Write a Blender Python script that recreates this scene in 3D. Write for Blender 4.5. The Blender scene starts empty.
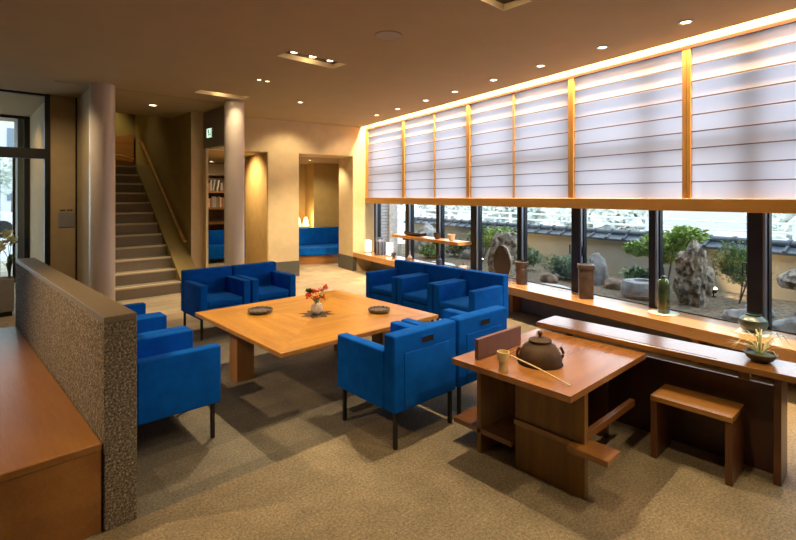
import bpy, bmesh, math, random
from mathutils import Matrix, Vector, noise
random.seed(7)
C = bpy.context.scene.collection
sc = bpy.context.scene
PI = math.pi
TH = math.radians(11.3)            # the window wall is turned 11.3 degrees against the furniture grid

# ---------------------------------------------------------------- camera
cam_d = bpy.data.cameras.new('camera'); cam = bpy.data.objects.new('camera', cam_d); C.objects.link(cam)
cam.location = (0, 0, 1.5); cam.rotation_euler = (PI/2, 0, -math.radians(42.7))
cam_d.sensor_width = 36; cam_d.lens = 480/796*36; cam_d.shift_y = -73/796; cam_d.clip_end = 200
sc.camera = cam
# ---------------------------------------------------------------- world, exposure
w = bpy.data.worlds.new('world'); sc.world = w; w.use_nodes = True
bgn = w.node_tree.nodes['Background']
bgn.inputs[0].default_value = (0.80, 0.89, 1.0, 1); bgn.inputs[1].default_value = 3.6
sc.view_settings.view_transform = 'Standard'; sc.view_settings.look = 'None'
sc.view_settings.gamma = 1; sc.view_settings.use_curve_mapping = False
sc.view_settings.exposure = 0.0
WARM = (1.0, 0.75, 0.43)
WARM2 = (1.0, 0.62, 0.26)

def W(x, y, z=0.0):                 # a point given in the window wall's frame
    return Vector((x*math.cos(TH)+y*math.sin(TH), -x*math.sin(TH)+y*math.cos(TH), z))

def spot(name, loc, target, energy, angle=110, blend=0.6, radius=0.04, color=WARM):
    d = bpy.data.lights.new(name, 'SPOT'); d.energy = energy; d.spot_size = math.radians(angle); d.spot_blend = blend
    d.shadow_soft_size = radius; d.color = color
    o = bpy.data.objects.new(name, d); C.objects.link(o); o.location = loc
    v = Vector(target)-Vector(loc); o.rotation_euler = v.to_track_quat('-Z', 'Y').to_euler()
    return o
def point(name, loc, energy, radius=0.05, color=WARM):
    d = bpy.data.lights.new(name, 'POINT'); d.energy = energy; d.shadow_soft_size = radius; d.color = color
    o = bpy.data.objects.new(name, d); C.objects.link(o); o.location = loc
    return o

# ceiling trays: three adjustable lamps each, at u 2.4..3.1
TRAYS = [(1.91, 2.16), (4.17, 4.42), (6.47, 6.72), (-0.35, -0.1)]
AIMS = [[(2.4, 1.5), (2.7, 1.7), (1.5, 0.9)], [(2.15, 3.5), (2.4, 3.4), (3.3, 3.9)], [(2.6, 5.6), (3.05, 6.9), (3.3, 7.4)], [(2.4, 1.1), (2.0, 1.2), (3.0, 0.5)]]
POWER = [[170, 20, 50], [330, 35, 30], [60, 20, 30], [60, 60, 40]]
for (v0, v1), am, pw in zip(TRAYS, AIMS, POWER):
    for k in range(3):
        x, y = 2.53+0.22*k, (v0+v1)/2
        spot('tray_lamp_light', (x, y, 2.965), (x+(am[k][0]-x)*0.8, y+(am[k][1]-y)*0.8, 0.5), pw[k], 62 if (v0 > 4 and v0 < 5 and k == 0) else 100, 0.8, 0.018)
for v0, v1 in TRAYS: point('tray_spill_light', (2.75, (v0+v1)/2, 2.95), 1.3, 0.01)
ROW = [2.12, 2.89, 3.65, 4.39, 5.15, 5.84, 6.64, 7.34]
for y in ROW:
    spot('window_downlight_light', W(4.045, y, 2.90), W(4.12, y, 0), 16, 95, 0.6, 0.03)
spot('front_lamp_light', (1.5, 0.9, 2.9), (1.9, 1.3, 0), 80, 110, 0.8, 0.05)
spot('front_lamp_light', (0.6, -0.6, 2.9), (1.4, 0.4, 0), 15, 100, 0.8, 0.05)
spot('bench_lamp_light', (-1.1, 3.3, 2.9), (0.35, 3.35, 0.55), 330, 60, 0.9, 0.03, (1.0, 0.68, 0.36))
spot('hall_lamp_light', (0.5, 6.9, 2.9), (0.9, 7.6, 0.9), 70, 120, 0.8, 0.05)
spot('left_lamp_light', (0.9, 4.3, 2.9), (1.1, 3.9, 0), 18, 100, 0.8, 0.05)
spot('rear_lamp_light', (3.82, 6.31, 2.9), (4.8, 7.2, 0), 420, 80, 0.7, 0.04)
spot('wall_wash_light', W(2.9, 8.1, 2.9), W(2.9, 8.75, 1.4), 45, 110, 0.7, 0.04)
spot('pier_wash_light', W(4.0, 8.0, 2.9), W(4.35, 8.8, 1.2), 30, 110, 0.7, 0.04)
spot('stair_lamp_light', (2.26, 7.9, 2.89), (2.0, 7.5, 0), 280, 50, 0.9, 0.04)
spot('stairwell_lamp_light', (2.0, 10.9, 3.9), (1.9, 11.66, 2.7), 60, 95, 0.6, 0.04, (1.0, 0.74, 0.34))
spot('stairwell_lamp_light', (2.1, 10.6, 4.7), (2.1, 10.2, 1.0), 45, 60, 0.6, 0.04)
# cove above the paper screens
def area(name, loc, rot, sx, sy, energy, color):
    d = bpy.data.lights.new(name, 'AREA'); d.shape = 'RECTANGLE'; d.size = sx; d.size_y = sy; d.energy = energy; d.color = color
    o = bpy.data.objects.new(name, d); C.objects.link(o); o.location = loc; o.rotation_euler = rot
    return o
q = (Matrix.Rotation(-TH, 3, 'Z') @ Matrix.Rotation(-math.atan2(0.10, 1.0), 3, 'Y')).to_euler()
area('cove_light', W(4.535, 3.9, 3.08), q, 0.05, 9.6, 560, (1.0, 0.68, 0.36))
# rear rooms
spot('library_lamp_light', W(2.2, 11.0, 2.28), W(2.2, 11.9, 0.9), 45, 130, 0.7, 0.04)
spot('library_lamp_light', W(1.9, 9.6, 2.28), W(2.56, 9.6, 1.2), 130, 130, 0.7, 0.04)  # added to brighten the ochre reveal, no fixture at this spot
spot('niche_lamp_light', W(3.95, 9.35, 2.28), W(4.0, 9.6, 0), 45, 130, 0.7, 0.04)
spot('niche_lamp_light', W(4.2, 10.3, 2.28), W(4.3, 10.7, 0), 45, 130, 0.7, 0.04)
spot('vestibule_lamp_light', (0.2, 9.4, 2.85), (0.7, 9.8, 0.8), 45, 130, 0.7, 0.04)  # added warm fill for the vestibule, without a visible fixture
# garden spotlights
spot('garden_spot_light', W(6.52, 3.05, 0.37), W(6.9, 2.75, 0.55), 32, 140, 0.5, 0.03, WARM2)
spot('garden_spot_light', W(5.95, 6.75, 0.37), W(6.2, 6.4, 0.6), 45, 140, 0.5, 0.03, WARM2)

# ---------------------------------------------------------------- mesh helper
class MB:
    def __init__(s): s.bm = bmesh.new()
    def add(s, bm, M=None):
        if M is not None: bm.transform(M)
        me = bpy.data.meshes.new('tmp'); bm.to_mesh(me); bm.free(); s.bm.from_mesh(me); bpy.data.meshes.remove(me); return s
    def box(s, x0, x1, y0, y1, z0, z1, b=0.0, seg=1, M=None):
        bm = bmesh.new(); bmesh.ops.create_cube(bm, size=1)
        bm.transform(Matrix.Translation(((x0+x1)/2, (y0+y1)/2, (z0+z1)/2)) @ Matrix.Diagonal((abs(x1-x0), abs(y1-y0), abs(z1-z0), 1)))
        if b > 0: bmesh.ops.bevel(bm, geom=list(bm.edges), offset=b, segments=seg, affect='EDGES', profile=0.6)
        return s.add(bm, M)
    def prism(s, pts, z0, z1, b=0.0, M=None):
        bm = bmesh.new(); vs = [bm.verts.new((x, y, z0)) for x, y in pts]; f = bm.faces.new(vs)
        r = bmesh.ops.extrude_face_region(bm, geom=[f]); bmesh.ops.translate(bm, vec=(0, 0, z1-z0), verts=[g for g in r['geom'] if isinstance(g, bmesh.types.BMVert)])
        bmesh.ops.recalc_face_normals(bm, faces=bm.faces)
        if b > 0: bmesh.ops.bevel(bm, geom=list(bm.edges), offset=b, segments=2, affect='EDGES')
        return s.add(bm, M)
    def lathe(s, prof, n=32, M=None):
        bm = bmesh.new(); rings = []
        for r, z in prof:
            rings.append([bm.verts.new((r*math.cos(2*PI*k/n), r*math.sin(2*PI*k/n), z)) for k in range(n)] if r > 1e-6 else [bm.verts.new((0, 0, z))])
        for a, b in zip(rings, rings[1:]):
            for k in range(n):
                k2 = (k+1) % n
                if len(a) == 1 and len(b) == 1: continue
                if len(a) == 1: bm.faces.new((a[0], b[k], b[k2]))
                elif len(b) == 1: bm.faces.new((a[k], a[k2], b[0]))
                else: bm.faces.new((a[k], a[k2], b[k2], b[k]))
        bmesh.ops.recalc_face_normals(bm, faces=bm.faces)
        return s.add(bm, M)
    def tube(s, pts, r, n=8, M=None):
        bm = bmesh.new(); pts = [Vector(p) for p in pts]; rr = r if isinstance(r, (list, tuple)) else [r]*len(pts); rings = []
        up = Vector((0, 0, 1))
        for i, p in enumerate(pts):
            t = (pts[min(i+1, len(pts)-1)]-pts[max(i-1, 0)]).normalized()
            a = t.cross(up)
            if a.length < 1e-3: a = t.cross(Vector((1, 0, 0)))
            a.normalize(); b = t.cross(a)
            rings.append([bm.verts.new(p+(a*math.cos(2*PI*k/n)+b*math.sin(2*PI*k/n))*rr[i]) for k in range(n)])
        for A, B in zip(rings, rings[1:]):
            for k in range(n): bm.faces.new((A[k], A[(k+1) % n], B[(k+1) % n], B[k]))
        bm.faces.new(rings[0]); bm.faces.new(rings[-1]); bmesh.ops.recalc_face_normals(bm, faces=bm.faces)
        return s.add(bm, M)
    def rock(s, rx, ry, rz, amp=0.25, freq=2.0, seed=0, sub=4, flat=0.0, M=None):
        bm = bmesh.new(); bmesh.ops.create_icosphere(bm, subdivisions=sub, radius=1)
        for v in bm.verts:
            p = v.co.copy(); o = Vector((seed*3.1, seed*1.7, seed))
            k = 1+amp*noise.noise(p*freq+o)+amp*0.5*noise.noise(p*freq*2.6+o)+amp*0.22*noise.noise(p*freq*6+o)
            v.co = Vector((p.x*k*rx, p.y*k*ry, max(-flat*rz, p.z*k*rz) if flat else p.z*k*rz))
        return s.add(bm, M)
    def leaves(s, c, rad, n, size, seed=0, shell=0.3, up=0.3, long=2.0):
        rnd = random.Random(seed)
        for i in range(n):
            v = Vector((rnd.gauss(0, 1), rnd.gauss(0, 1), rnd.gauss(0, 1))).normalized()*(shell+(1-shell)*rnd.random()**0.6)
            k = 0.75+0.5*noise.noise(v*2.2+Vector((seed, 0, 0)))
            p = Vector((c[0]+v.x*rad[0]*k, c[1]+v.y*rad[1]*k, c[2]+v.z*rad[2]*k))
            d = (Vector((rnd.gauss(0, 1), rnd.gauss(0, 1), rnd.gauss(0, 0.6)+up))).normalized()
            a = d.cross(Vector((rnd.gauss(0, 1), rnd.gauss(0, 1), rnd.gauss(0, 1)))).normalized()
            L = size*(0.6+0.8*rnd.random()); w_ = L/long/2
            q0, q2 = p, p+d*L; m = p+d*L*0.5+Vector((0, 0, L*0.08))
            vs = [s.bm.verts.new(q) for q in (q0, m+a*w_, q2, m-a*w_)]
            s.bm.faces.new(vs)
        return s
    def blade(s, pts, w0, side=None):   # a strap leaf, folded slightly along its midrib
        pts = [Vector(p) for p in pts]; rows = []
        for i, p in enumerate(pts):
            t = (pts[min(i+1, len(pts)-1)]-pts[max(i-1, 0)]).normalized()
            a = t.cross(Vector((0, 0, 1)))
            if a.length < 1e-3: a = Vector((1, 0, 0))
            a.normalize(); f = i/(len(pts)-1); ww = w0*(1-f)**0.6*(0.6+0.4*min(1, f*4))
            nrm = a.cross(t)
            rows.append([s.bm.verts.new(p+a*ww+nrm*ww*0.3), s.bm.verts.new(p), s.bm.verts.new(p-a*ww+nrm*ww*0.3)])
        for A, B in zip(rows, rows[1:]):
            for k in (0, 1): s.bm.faces.new((A[k], A[k+1], B[k+1], B[k]))
        return s
    def build(s, name, m, parent=None, loc=None, rot=0.0, smooth=True, wall=False, angle=35):
        me = bpy.data.meshes.new(name); s.bm.to_mesh(me); s.bm.free()
        if m is not None: me.materials.append(m)
        if smooth:
            for p in me.polygons: p.use_smooth = True
            me.set_sharp_from_angle(angle=math.radians(angle))
        o = bpy.data.objects.new(name, me); C.objects.link(o)
        if parent is not None: o.parent = parent
        if loc is not None: o.location = loc
        if wall: o.rotation_euler = (0, 0, -TH)
        elif rot: o.rotation_euler = (0, 0, rot)
        return o
def T(x, y, z, rz=0.0, rx=0.0, ry=0.0):
    return Matrix.Translation((x, y, z)) @ Matrix.Rotation(rz, 4, 'Z') @ Matrix.Rotation(ry, 4, 'Y') @ Matrix.Rotation(rx, 4, 'X')
def thing(name, label, cat, loc=(0, 0, 0), rot=0.0, group=None, wall=False):
    o = bpy.data.objects.new(name, None); C.objects.link(o); o.empty_display_size = 0.1
    o.location = loc; o.rotation_euler = (0, 0, (-TH if wall else 0)+rot)
    return tag(o, label, cat, group)
def tag(o, label, cat, group=None, kind=None):
    o['label'] = label; o['category'] = cat
    if group: o['group'] = group
    if kind: o['kind'] = kind
    return o
def struct(o, label=None):
    o['kind'] = 'structure'
    if label: o['label'] = label
    return o
def copy_tree(o, parent=None):
    c = o.copy(); C.objects.link(c)
    if parent is not None: c.parent = parent
    for ch in list(o.children): copy_tree(ch, c)
    return c

# ---------------------------------------------------------------- materials
def nm(name):
    m = bpy.data.materials.new(name); m.use_nodes = True; nt = m.node_tree
    return m, nt, nt.nodes['Principled BSDF']
def link(nt, a, b): nt.links.new(a, b)
def ramp(nt, fac, stops):
    r = nt.nodes.new('ShaderNodeValToRGB'); link(nt, fac, r.inputs[0])
    el = r.color_ramp.elements
    while len(el) < len(stops): el.new(0.5)
    for e, (p, c) in zip(el, stops): e.position = p; e.color = (*c, 1)
    return r
def coords(nt, scale=(1, 1, 1), rand=False):
    tc = nt.nodes.new('ShaderNodeTexCoord'); mp = nt.nodes.new('ShaderNodeMapping'); mp.inputs['Scale'].default_value = scale
    link(nt, tc.outputs['Object'], mp.inputs[0])
    if rand:
        oi = nt.nodes.new('ShaderNodeObjectInfo'); mul = nt.nodes.new('ShaderNodeMath'); mul.operation = 'MULTIPLY'; mul.inputs[1].default_value = 37.0
        link(nt, oi.outputs['Random'], mul.inputs[0]); cb = nt.nodes.new('ShaderNodeCombineXYZ')
        for k in range(3): link(nt, mul.outputs[0], cb.inputs[k])
        link(nt, cb.outputs[0], mp.inputs['Location'])
    return mp.outputs[0]
def ntex(nt, vec, scale, detail=4, rough=0.55):
    n = nt.nodes.new('ShaderNodeTexNoise'); n.inputs['Scale'].default_value = scale; n.inputs['Detail'].default_value = detail; n.inputs['Roughness'].default_value = rough
    link(nt, vec, n.inputs['Vector']); return n.outputs['Fac']
def bump(nt, bs, h, strength, dist=0.01):
    b = nt.nodes.new('ShaderNodeBump'); b.inputs['Strength'].default_value = strength; b.inputs['Distance'].default_value = dist
    link(nt, h, b.inputs['Height']); link(nt, b.outputs[0], bs.inputs['Normal'])
def surf(name, c1, c2=None, scale=8.0, rough=0.6, metal=0.0, bmp=0.0, bscale=60.0, lo=0.35, hi=0.65, sheen=0.0, coat=0.0, stretch=(1, 1, 1), spec=None):
    m, nt, bs = nm(name); v = coords(nt, stretch); c2 = c2 or tuple(x*0.82 for x in c1)
    r = ramp(nt, ntex(nt, v, scale), [(lo, c2), (hi, c1)]); link(nt, r.outputs[0], bs.inputs['Base Color'])
    bs.inputs['Roughness'].default_value = rough; bs.inputs['Metallic'].default_value = metal
    if spec is not None: bs.inputs['Specular IOR Level'].default_value = spec
    if sheen: bs.inputs['Sheen Weight'].default_value = sheen; bs.inputs['Sheen Roughness'].default_value = 0.35
    if coat: bs.inputs['Coat Weight'].default_value = coat; bs.inputs['Coat Roughness'].default_value = 0.15
    if bmp: bump(nt, bs, ntex(nt, v, bscale, 5), bmp)
    return m
def wood(name, c1, c2, axis='x', rough=0.38, ring=9.0, coat=0.15, fine=1.0):
    m, nt, bs = nm(name)
    st = {'x': (0.10, 1, 1), 'y': (1, 0.10, 1), 'z': (1, 1, 0.10)}[axis]
    v = coords(nt, st, rand=True)
    a = ntex(nt, v, ring, 3, 0.5); b = ntex(nt, v, ring*14*fine, 4, 0.6)
    mx = nt.nodes.new('ShaderNodeMix'); mx.inputs[0].default_value = 0.32; link(nt, a, mx.inputs[2]); link(nt, b, mx.inputs[3])
    r = ramp(nt, mx.outputs[0], [(0.36, c2), (0.5, tuple((x+y)/2 for x, y in zip(c1, c2))), (0.62, c1)])
    link(nt, r.outputs[0], bs.inputs['Base Color']); bs.inputs['Roughness'].default_value = rough
    bs.inputs['Coat Weight'].default_value = coat; bs.inputs['Coat Roughness'].default_value = 0.25
    bump(nt, bs, b, 0.12, 0.003)
    return m
def glow(name, col, strength):
    m, nt, bs = nm(name); bs.inputs['Base Color'].default_value = (*col, 1); bs.inputs['Emission Color'].default_value = (*col, 1); bs.inputs['Emission Strength'].default_value = strength
    return m
M = {}
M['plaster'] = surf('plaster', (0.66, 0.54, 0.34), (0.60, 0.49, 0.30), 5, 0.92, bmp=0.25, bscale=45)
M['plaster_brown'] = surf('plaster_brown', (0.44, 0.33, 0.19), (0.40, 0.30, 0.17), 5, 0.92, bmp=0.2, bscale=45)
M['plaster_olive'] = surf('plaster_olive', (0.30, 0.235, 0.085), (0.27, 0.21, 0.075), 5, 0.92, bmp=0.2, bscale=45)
M['plaster_ochre'] = surf('plaster_ochre', (0.58, 0.38, 0.14), (0.52, 0.34, 0.12), 5, 0.9, bmp=0.2, bscale=45)
M['plaster_niche'] = surf('plaster_niche', (0.52, 0.40, 0.17), (0.47, 0.36, 0.15), 5, 0.9, bmp=0.2, bscale=45)
M['plaster_grey'] = surf('plaster_grey', (0.24, 0.22, 0.18), (0.21, 0.195, 0.16), 5, 0.9)
M['ceiling'] = surf('ceiling_paint', (0.40, 0.31, 0.185), (0.385, 0.298, 0.177), 3, 0.95)
M['tray_back'] = surf('tray_back_paint', (0.10, 0.07, 0.04), None, 3, 0.95)  # ceiling brown darkened: the shade of the unlit recess top is painted in
M['fascia'] = surf('cove_fascia', (0.36, 0.22, 0.10), (0.34, 0.205, 0.09), 5, 0.8)
M['granite'] = surf('dark_granite', (0.13, 0.125, 0.11), (0.07, 0.07, 0.065), 120, 0.6)
M['column'] = surf('column_paint', (0.62, 0.55, 0.50), (0.60, 0.53, 0.48), 3, 0.32, coat=0.3)
M['stair'] = surf('stair_stone', (0.30, 0.26, 0.20), (0.23, 0.20, 0.155), 90, 0.8)
M['nosing'] = surf('nosing_stone', (0.62, 0.54, 0.40), (0.55, 0.47, 0.34), 60, 0.6)  # paler than the steps, so lamplight on the nosings is in the colour
M['black'] = surf('black_metal', (0.018, 0.018, 0.020), (0.014, 0.014, 0.016), 8, 0.38, 0.3)
M['frame'] = surf('window_bronze', (0.035, 0.038, 0.045), (0.03, 0.032, 0.038), 8, 0.35, 0.6)
M['alu'] = surf('aluminium', (0.35, 0.40, 0.48), (0.32, 0.37, 0.45), 8, 0.35, 0.7)
M['blue'] = surf('blue_velvet', (0.0, 0.115, 0.60), (0.0, 0.085, 0.48), 9, 0.9, spec=0.12, bmp=0.06, bscale=400)
M['blue_dark'] = surf('slot_shadow_lining', (0.012, 0.012, 0.018), None, 8, 0.9)  # near-black plate colour stands in for the shade inside the handle slot
M['shoji_wood'] = wood('shoji_wood', (0.58, 0.32, 0.085), (0.48, 0.25, 0.06), 'z', 0.5)
M['shoji_rail'] = wood('shoji_rail', (0.60, 0.33, 0.07), (0.50, 0.26, 0.05), 'y', 0.5)
M['kumiko'] = surf('kumiko_wood', (0.20, 0.12, 0.09), None, 8, 0.6)
M['ledge'] = wood('ledge_wood', (0.58, 0.30, 0.11), (0.48, 0.235, 0.08), 'y', 0.24, coat=0.8)
M['shelf'] = wood('shelf_wood', (0.62, 0.29, 0.09), (0.52, 0.23, 0.06), 'y', 0.35)
M['cherry_x'] = wood('cherry_x', (0.27, 0.11, 0.025), (0.18, 0.068, 0.015), 'x', 0.33, coat=0.25)
M['cherry_y'] = wood('cherry_y', (0.27, 0.12, 0.028), (0.18, 0.073, 0.018), 'y', 0.2, coat=0.8)
M['cherry_z'] = wood('cherry_z', (0.26, 0.125, 0.018), (0.16, 0.075, 0.011), 'z', 0.42, ring=14)
M['cherry_deep'] = wood('cherry_deep', (0.14, 0.05, 0.014), (0.09, 0.032, 0.009), 'z', 0.36)  # cherry darkened to paint in the shade on stool and counter legs
M['stool_top'] = wood('stool_top', (0.42, 0.20, 0.045), (0.28, 0.12, 0.022), 'y', 0.26, coat=0.6)
M['tea_top'] = wood('tea_top', (0.42, 0.185, 0.05), (0.29, 0.11, 0.026), 'x', 0.22, coat=0.8)
M['dark_wood_z'] = wood('dark_wood_z', (0.085, 0.028, 0.016), (0.055, 0.018, 0.010), 'z', 0.4)
M['dark_wood_y'] = wood('dark_wood_y', (0.075, 0.025, 0.015), (0.05, 0.017, 0.010), 'y', 0.4)
M['bench'] = wood('bench_wood', (0.34, 0.15, 0.032), (0.22, 0.09, 0.019), 'y', 0.3, ring=5, coat=0.4)
M['mauve'] = surf('screen_board_wood', (0.17, 0.085, 0.075), (0.15, 0.073, 0.063), 25, 0.5, stretch=(1, 1, 0.1))
M['leg_wood'] = wood('leg_wood', (0.40, 0.19, 0.05), (0.28, 0.12, 0.03), 'z', 0.4)
M['bamboo'] = surf('pale_bamboo', (0.80, 0.64, 0.34), (0.72, 0.55, 0.27), 30, 0.45)
M['iron'] = surf('cast_iron', (0.10, 0.055, 0.028), (0.06, 0.035, 0.02), 14, 0.62, 0.35, bmp=0.35, bscale=220)
M['iron_dark'] = surf('iron_brazier', (0.02, 0.013, 0.01), None, 14, 0.6, 0.4)
M['lacquer'] = surf('black_lacquer', (0.03, 0.02, 0.012), None, 8, 0.2, coat=0.5)
M['lacquer_face'] = surf('brown_lacquer', (0.05, 0.035, 0.02), (0.03, 0.02, 0.012), 6, 0.4, coat=0.2)
M['silver'] = surf('silver_edge', (0.7, 0.68, 0.62), None, 8, 0.3, 0.6)
M['teal'] = surf('teal_glaze', (0.035, 0.095, 0.10), (0.015, 0.04, 0.045), 9, 0.3, coat=0.15)
M['green_glaze'] = surf('green_glaze', (0.035, 0.075, 0.035), (0.015, 0.03, 0.018), 12, 0.15, coat=0.6)
M['brown_clay'] = surf('brown_clay', (0.085, 0.060, 0.055), (0.035, 0.027, 0.026), 12, 0.45, bmp=0.3, bscale=50)
M['white_clay'] = surf('white_clay', (0.72, 0.68, 0.64), (0.55, 0.50, 0.46), 14, 0.4)
M['blue_clay'] = surf('blue_clay', (0.16, 0.20, 0.33), (0.10, 0.13, 0.22), 20, 0.4)
M['mat_white'] = surf('white_mat', (0.78, 0.78, 0.72), None, 30, 0.7)
M['mat_green'] = surf('pale_green_mat', (0.58, 0.70, 0.60), None, 30, 0.5)
M['dish'] = surf('dark_dish', (0.16, 0.14, 0.13), (0.05, 0.045, 0.045), 60, 0.45, bmp=0.3, bscale=120)
M['dark_mat'] = surf('dark_mat', (0.07, 0.05, 0.035), None, 60, 0.8)
M['red_petal'] = surf('red_petal', (0.85, 0.16, 0.06), (0.7, 0.08, 0.04), 20, 0.6)
M['leaf_pale'] = surf('pale_strap_leaf', (0.80, 0.80, 0.58), (0.55, 0.60, 0.34), 30, 0.5)
M['leaf'] = surf('leaf_green', (0.17, 0.26, 0.07), (0.09, 0.16, 0.045), 6, 0.5)
M['leaf_bright'] = surf('leaf_bright', (0.36, 0.50, 0.13), (0.22, 0.34, 0.08), 6, 0.5)
M['leaf_dark'] = surf('leaf_dark', (0.09, 0.15, 0.06), (0.05, 0.09, 0.04), 6, 0.5)
M['leaf_sage'] = surf('leaf_sage', (0.30, 0.38, 0.24), (0.10, 0.16, 0.07), 6, 0.5)
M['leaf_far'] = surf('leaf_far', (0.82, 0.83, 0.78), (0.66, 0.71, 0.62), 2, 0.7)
M['bark'] = surf('bark', (0.16, 0.12, 0.08), None, 30, 0.9)
M['rock'] = surf('garden_rock', (0.40, 0.35, 0.28), (0.07, 0.055, 0.045), 16, 0.9, bmp=1.0, bscale=24, lo=0.38, hi=0.58)
M['rock_grey'] = surf('grey_rock', (0.42, 0.42, 0.42), (0.22, 0.22, 0.22), 9, 0.9, bmp=0.6, bscale=25)
M['rock_red'] = surf('reddish_rock', (0.38, 0.27, 0.19), (0.18, 0.13, 0.10), 9, 0.9, bmp=0.6, bscale=25)
M['gravel'] = surf('garden_earth', (0.24, 0.19, 0.13), (0.075, 0.06, 0.042), 16, 0.95, bmp=0.6, bscale=90)
M['earth_wall'] = surf('earth_wall', (0.38, 0.345, 0.28), (0.34, 0.31, 0.25), 3, 0.95, bmp=0.2, bscale=60)
M['roof_tile'] = surf('blue_grey_tile', (0.06, 0.08, 0.11), (0.035, 0.05, 0.07), 12, 0.4)
M['white_paint'] = surf('white_paint', (0.82, 0.84, 0.86), None, 5, 0.4)
M['asphalt'] = surf('pale_road', (0.52, 0.53, 0.54), (0.46, 0.47, 0.48), 4, 0.9)
M['facade'] = surf('pale_facade', (0.60, 0.60, 0.60), (0.55, 0.55, 0.55), 1, 0.9)
M['facade_dark'] = surf('facade_glass', (0.18, 0.22, 0.27), None, 1, 0.2)
M['planter'] = surf('grey_planter', (0.30, 0.28, 0.25), (0.26, 0.24, 0.215), 10, 0.7)
M['steel'] = surf('brushed_steel', (0.36, 0.36, 0.38), (0.33, 0.33, 0.35), 5, 0.45, 0.6)
M['wood_rail'] = wood('handrail_wood', (0.55, 0.30, 0.08), (0.42, 0.21, 0.05), 'y', 0.35)
M['book_a'] = surf('book_cream', (0.68, 0.60, 0.48), None, 5, 0.7)
M['book_b'] = surf('book_red', (0.42, 0.16, 0.10), None, 5, 0.7)
M['book_c'] = surf('book_grey', (0.40, 0.38, 0.36), None, 5, 0.7)
M['book_d'] = surf('book_brown', (0.34, 0.22, 0.12), None, 5, 0.7)
M['case_wood'] = wood('bookcase_wood', (0.36, 0.17, 0.05), (0.26, 0.11, 0.03), 'x', 0.45)
M['lamp_on'] = glow('lamp_lens', (1.0, 0.85, 0.6), 9.0)
M['lantern_on'] = glow('lantern_glow', (1.0, 0.62, 0.26), 3.5)
M['candle_on'] = glow('paper_lamp_glow', (1.0, 0.86, 0.64), 1.6)
M['sign_on'] = glow('exit_sign_panel', (0.75, 1.0, 0.82), 1.3)
M['sign_green'] = surf('sign_green', (0.02, 0.35, 0.12), None, 5, 0.5)
M['strip_on'] = glow('cove_strip', (1.0, 0.72, 0.36), 6.0)
M['trim_ring'] = surf('downlight_ring', (0.55, 0.48, 0.38), None, 5, 0.4)
M['speaker'] = surf('speaker_mesh', (0.36, 0.31, 0.27), (0.30, 0.26, 0.22), 200, 0.7)
M['car_white'] = surf('car_paint', (0.8, 0.8, 0.8), None, 2, 0.25, coat=0.6)
M['car_red'] = surf('tail_lamp_red', (0.6, 0.04, 0.03), None, 2, 0.3)
M['brick_w'] = None

# shoji paper
m, nt, bs = nm('shoji_paper')
out = nt.nodes['Material Output']; nt.nodes.remove(bs)
df = nt.nodes.new('ShaderNodeBsdfDiffuse'); df.inputs[0].default_value = (0.84, 0.82, 0.80, 1)
tr = nt.nodes.new('ShaderNodeBsdfTranslucent'); tr.inputs[0].default_value = (0.86, 0.79, 0.87, 1)
mx = nt.nodes.new('ShaderNodeMixShader'); mx.inputs[0].default_value = 0.62
link(nt, df.outputs[0], mx.inputs[1]); link(nt, tr.outputs[0], mx.inputs[2]); link(nt, mx.outputs[0], out.inputs[0]); M['paper'] = m
# window glass
m, nt, bs = nm('window_glass'); out = nt.nodes['Material Output']; nt.nodes.remove(bs)
tp = nt.nodes.new('ShaderNodeBsdfTransparent'); tp.inputs[0].default_value = (0.93, 0.96, 0.96, 1)
gl = nt.nodes.new('ShaderNodeBsdfGlossy'); gl.inputs['Roughness'].default_value = 0.01
lw = nt.nodes.new('ShaderNodeLayerWeight'); lw.inputs['Blend'].default_value = 0.5
pw = nt.nodes.new('ShaderNodeMath'); pw.operation = 'POWER'; link(nt, lw.outputs['Facing'], pw.inputs[0]); pw.inputs[1].default_value = 5
ad = nt.nodes.new('ShaderNodeMath'); ad.operation = 'MULTIPLY_ADD'; link(nt, pw.outputs[0], ad.inputs[0]); ad.inputs[1].default_value = 0.6; ad.inputs[2].default_value = 0.02
mx = nt.nodes.new('ShaderNodeMixShader'); link(nt, ad.outputs[0], mx.inputs[0]); link(nt, tp.outputs[0], mx.inputs[1]); link(nt, gl.outputs[0], mx.inputs[2]); link(nt, mx.outputs[0], out.inputs[0]); M['glass'] = m
# big table top: four veneer quarters meeting on the diagonals
m, nt, bs = nm('quartered_veneer')
tc = nt.nodes.new('ShaderNodeTexCoord'); sx = nt.nodes.new('ShaderNodeSeparateXYZ'); link(nt, tc.outputs['Object'], sx.inputs[0])
ax = nt.nodes.new('ShaderNodeMath'); ax.operation = 'ABSOLUTE'; link(nt, sx.outputs[0], ax.inputs[0])
ay = nt.nodes.new('ShaderNodeMath'); ay.operation = 'ABSOLUTE'; link(nt, sx.outputs[1], ay.inputs[0])
gt = nt.nodes.new('ShaderNodeMath'); gt.operation = 'GREATER_THAN'; link(nt, ax.outputs[0], gt.inputs[0]); link(nt, ay.outputs[0], gt.inputs[1])
ca = nt.nodes.new('ShaderNodeCombineXYZ'); link(nt, sx.outputs[0], ca.inputs[0]); link(nt, sx.outputs[1], ca.inputs[1])
cb = nt.nodes.new('ShaderNodeCombineXYZ'); link(nt, sx.outputs[1], cb.inputs[0]); link(nt, sx.outputs[0], cb.inputs[1]); cb.inputs[2].default_value = 5
mv = nt.nodes.new('ShaderNodeMix'); mv.data_type = 'VECTOR'; link(nt, gt.outputs[0], mv.inputs[0]); link(nt, ca.outputs[0], mv.inputs[4]); link(nt, cb.outputs[0], mv.inputs[5])
mp = nt.nodes.new('ShaderNodeMapping'); mp.inputs['Scale'].default_value = (0.12, 1, 1); link(nt, mv.outputs[1], mp.inputs[0])
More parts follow.
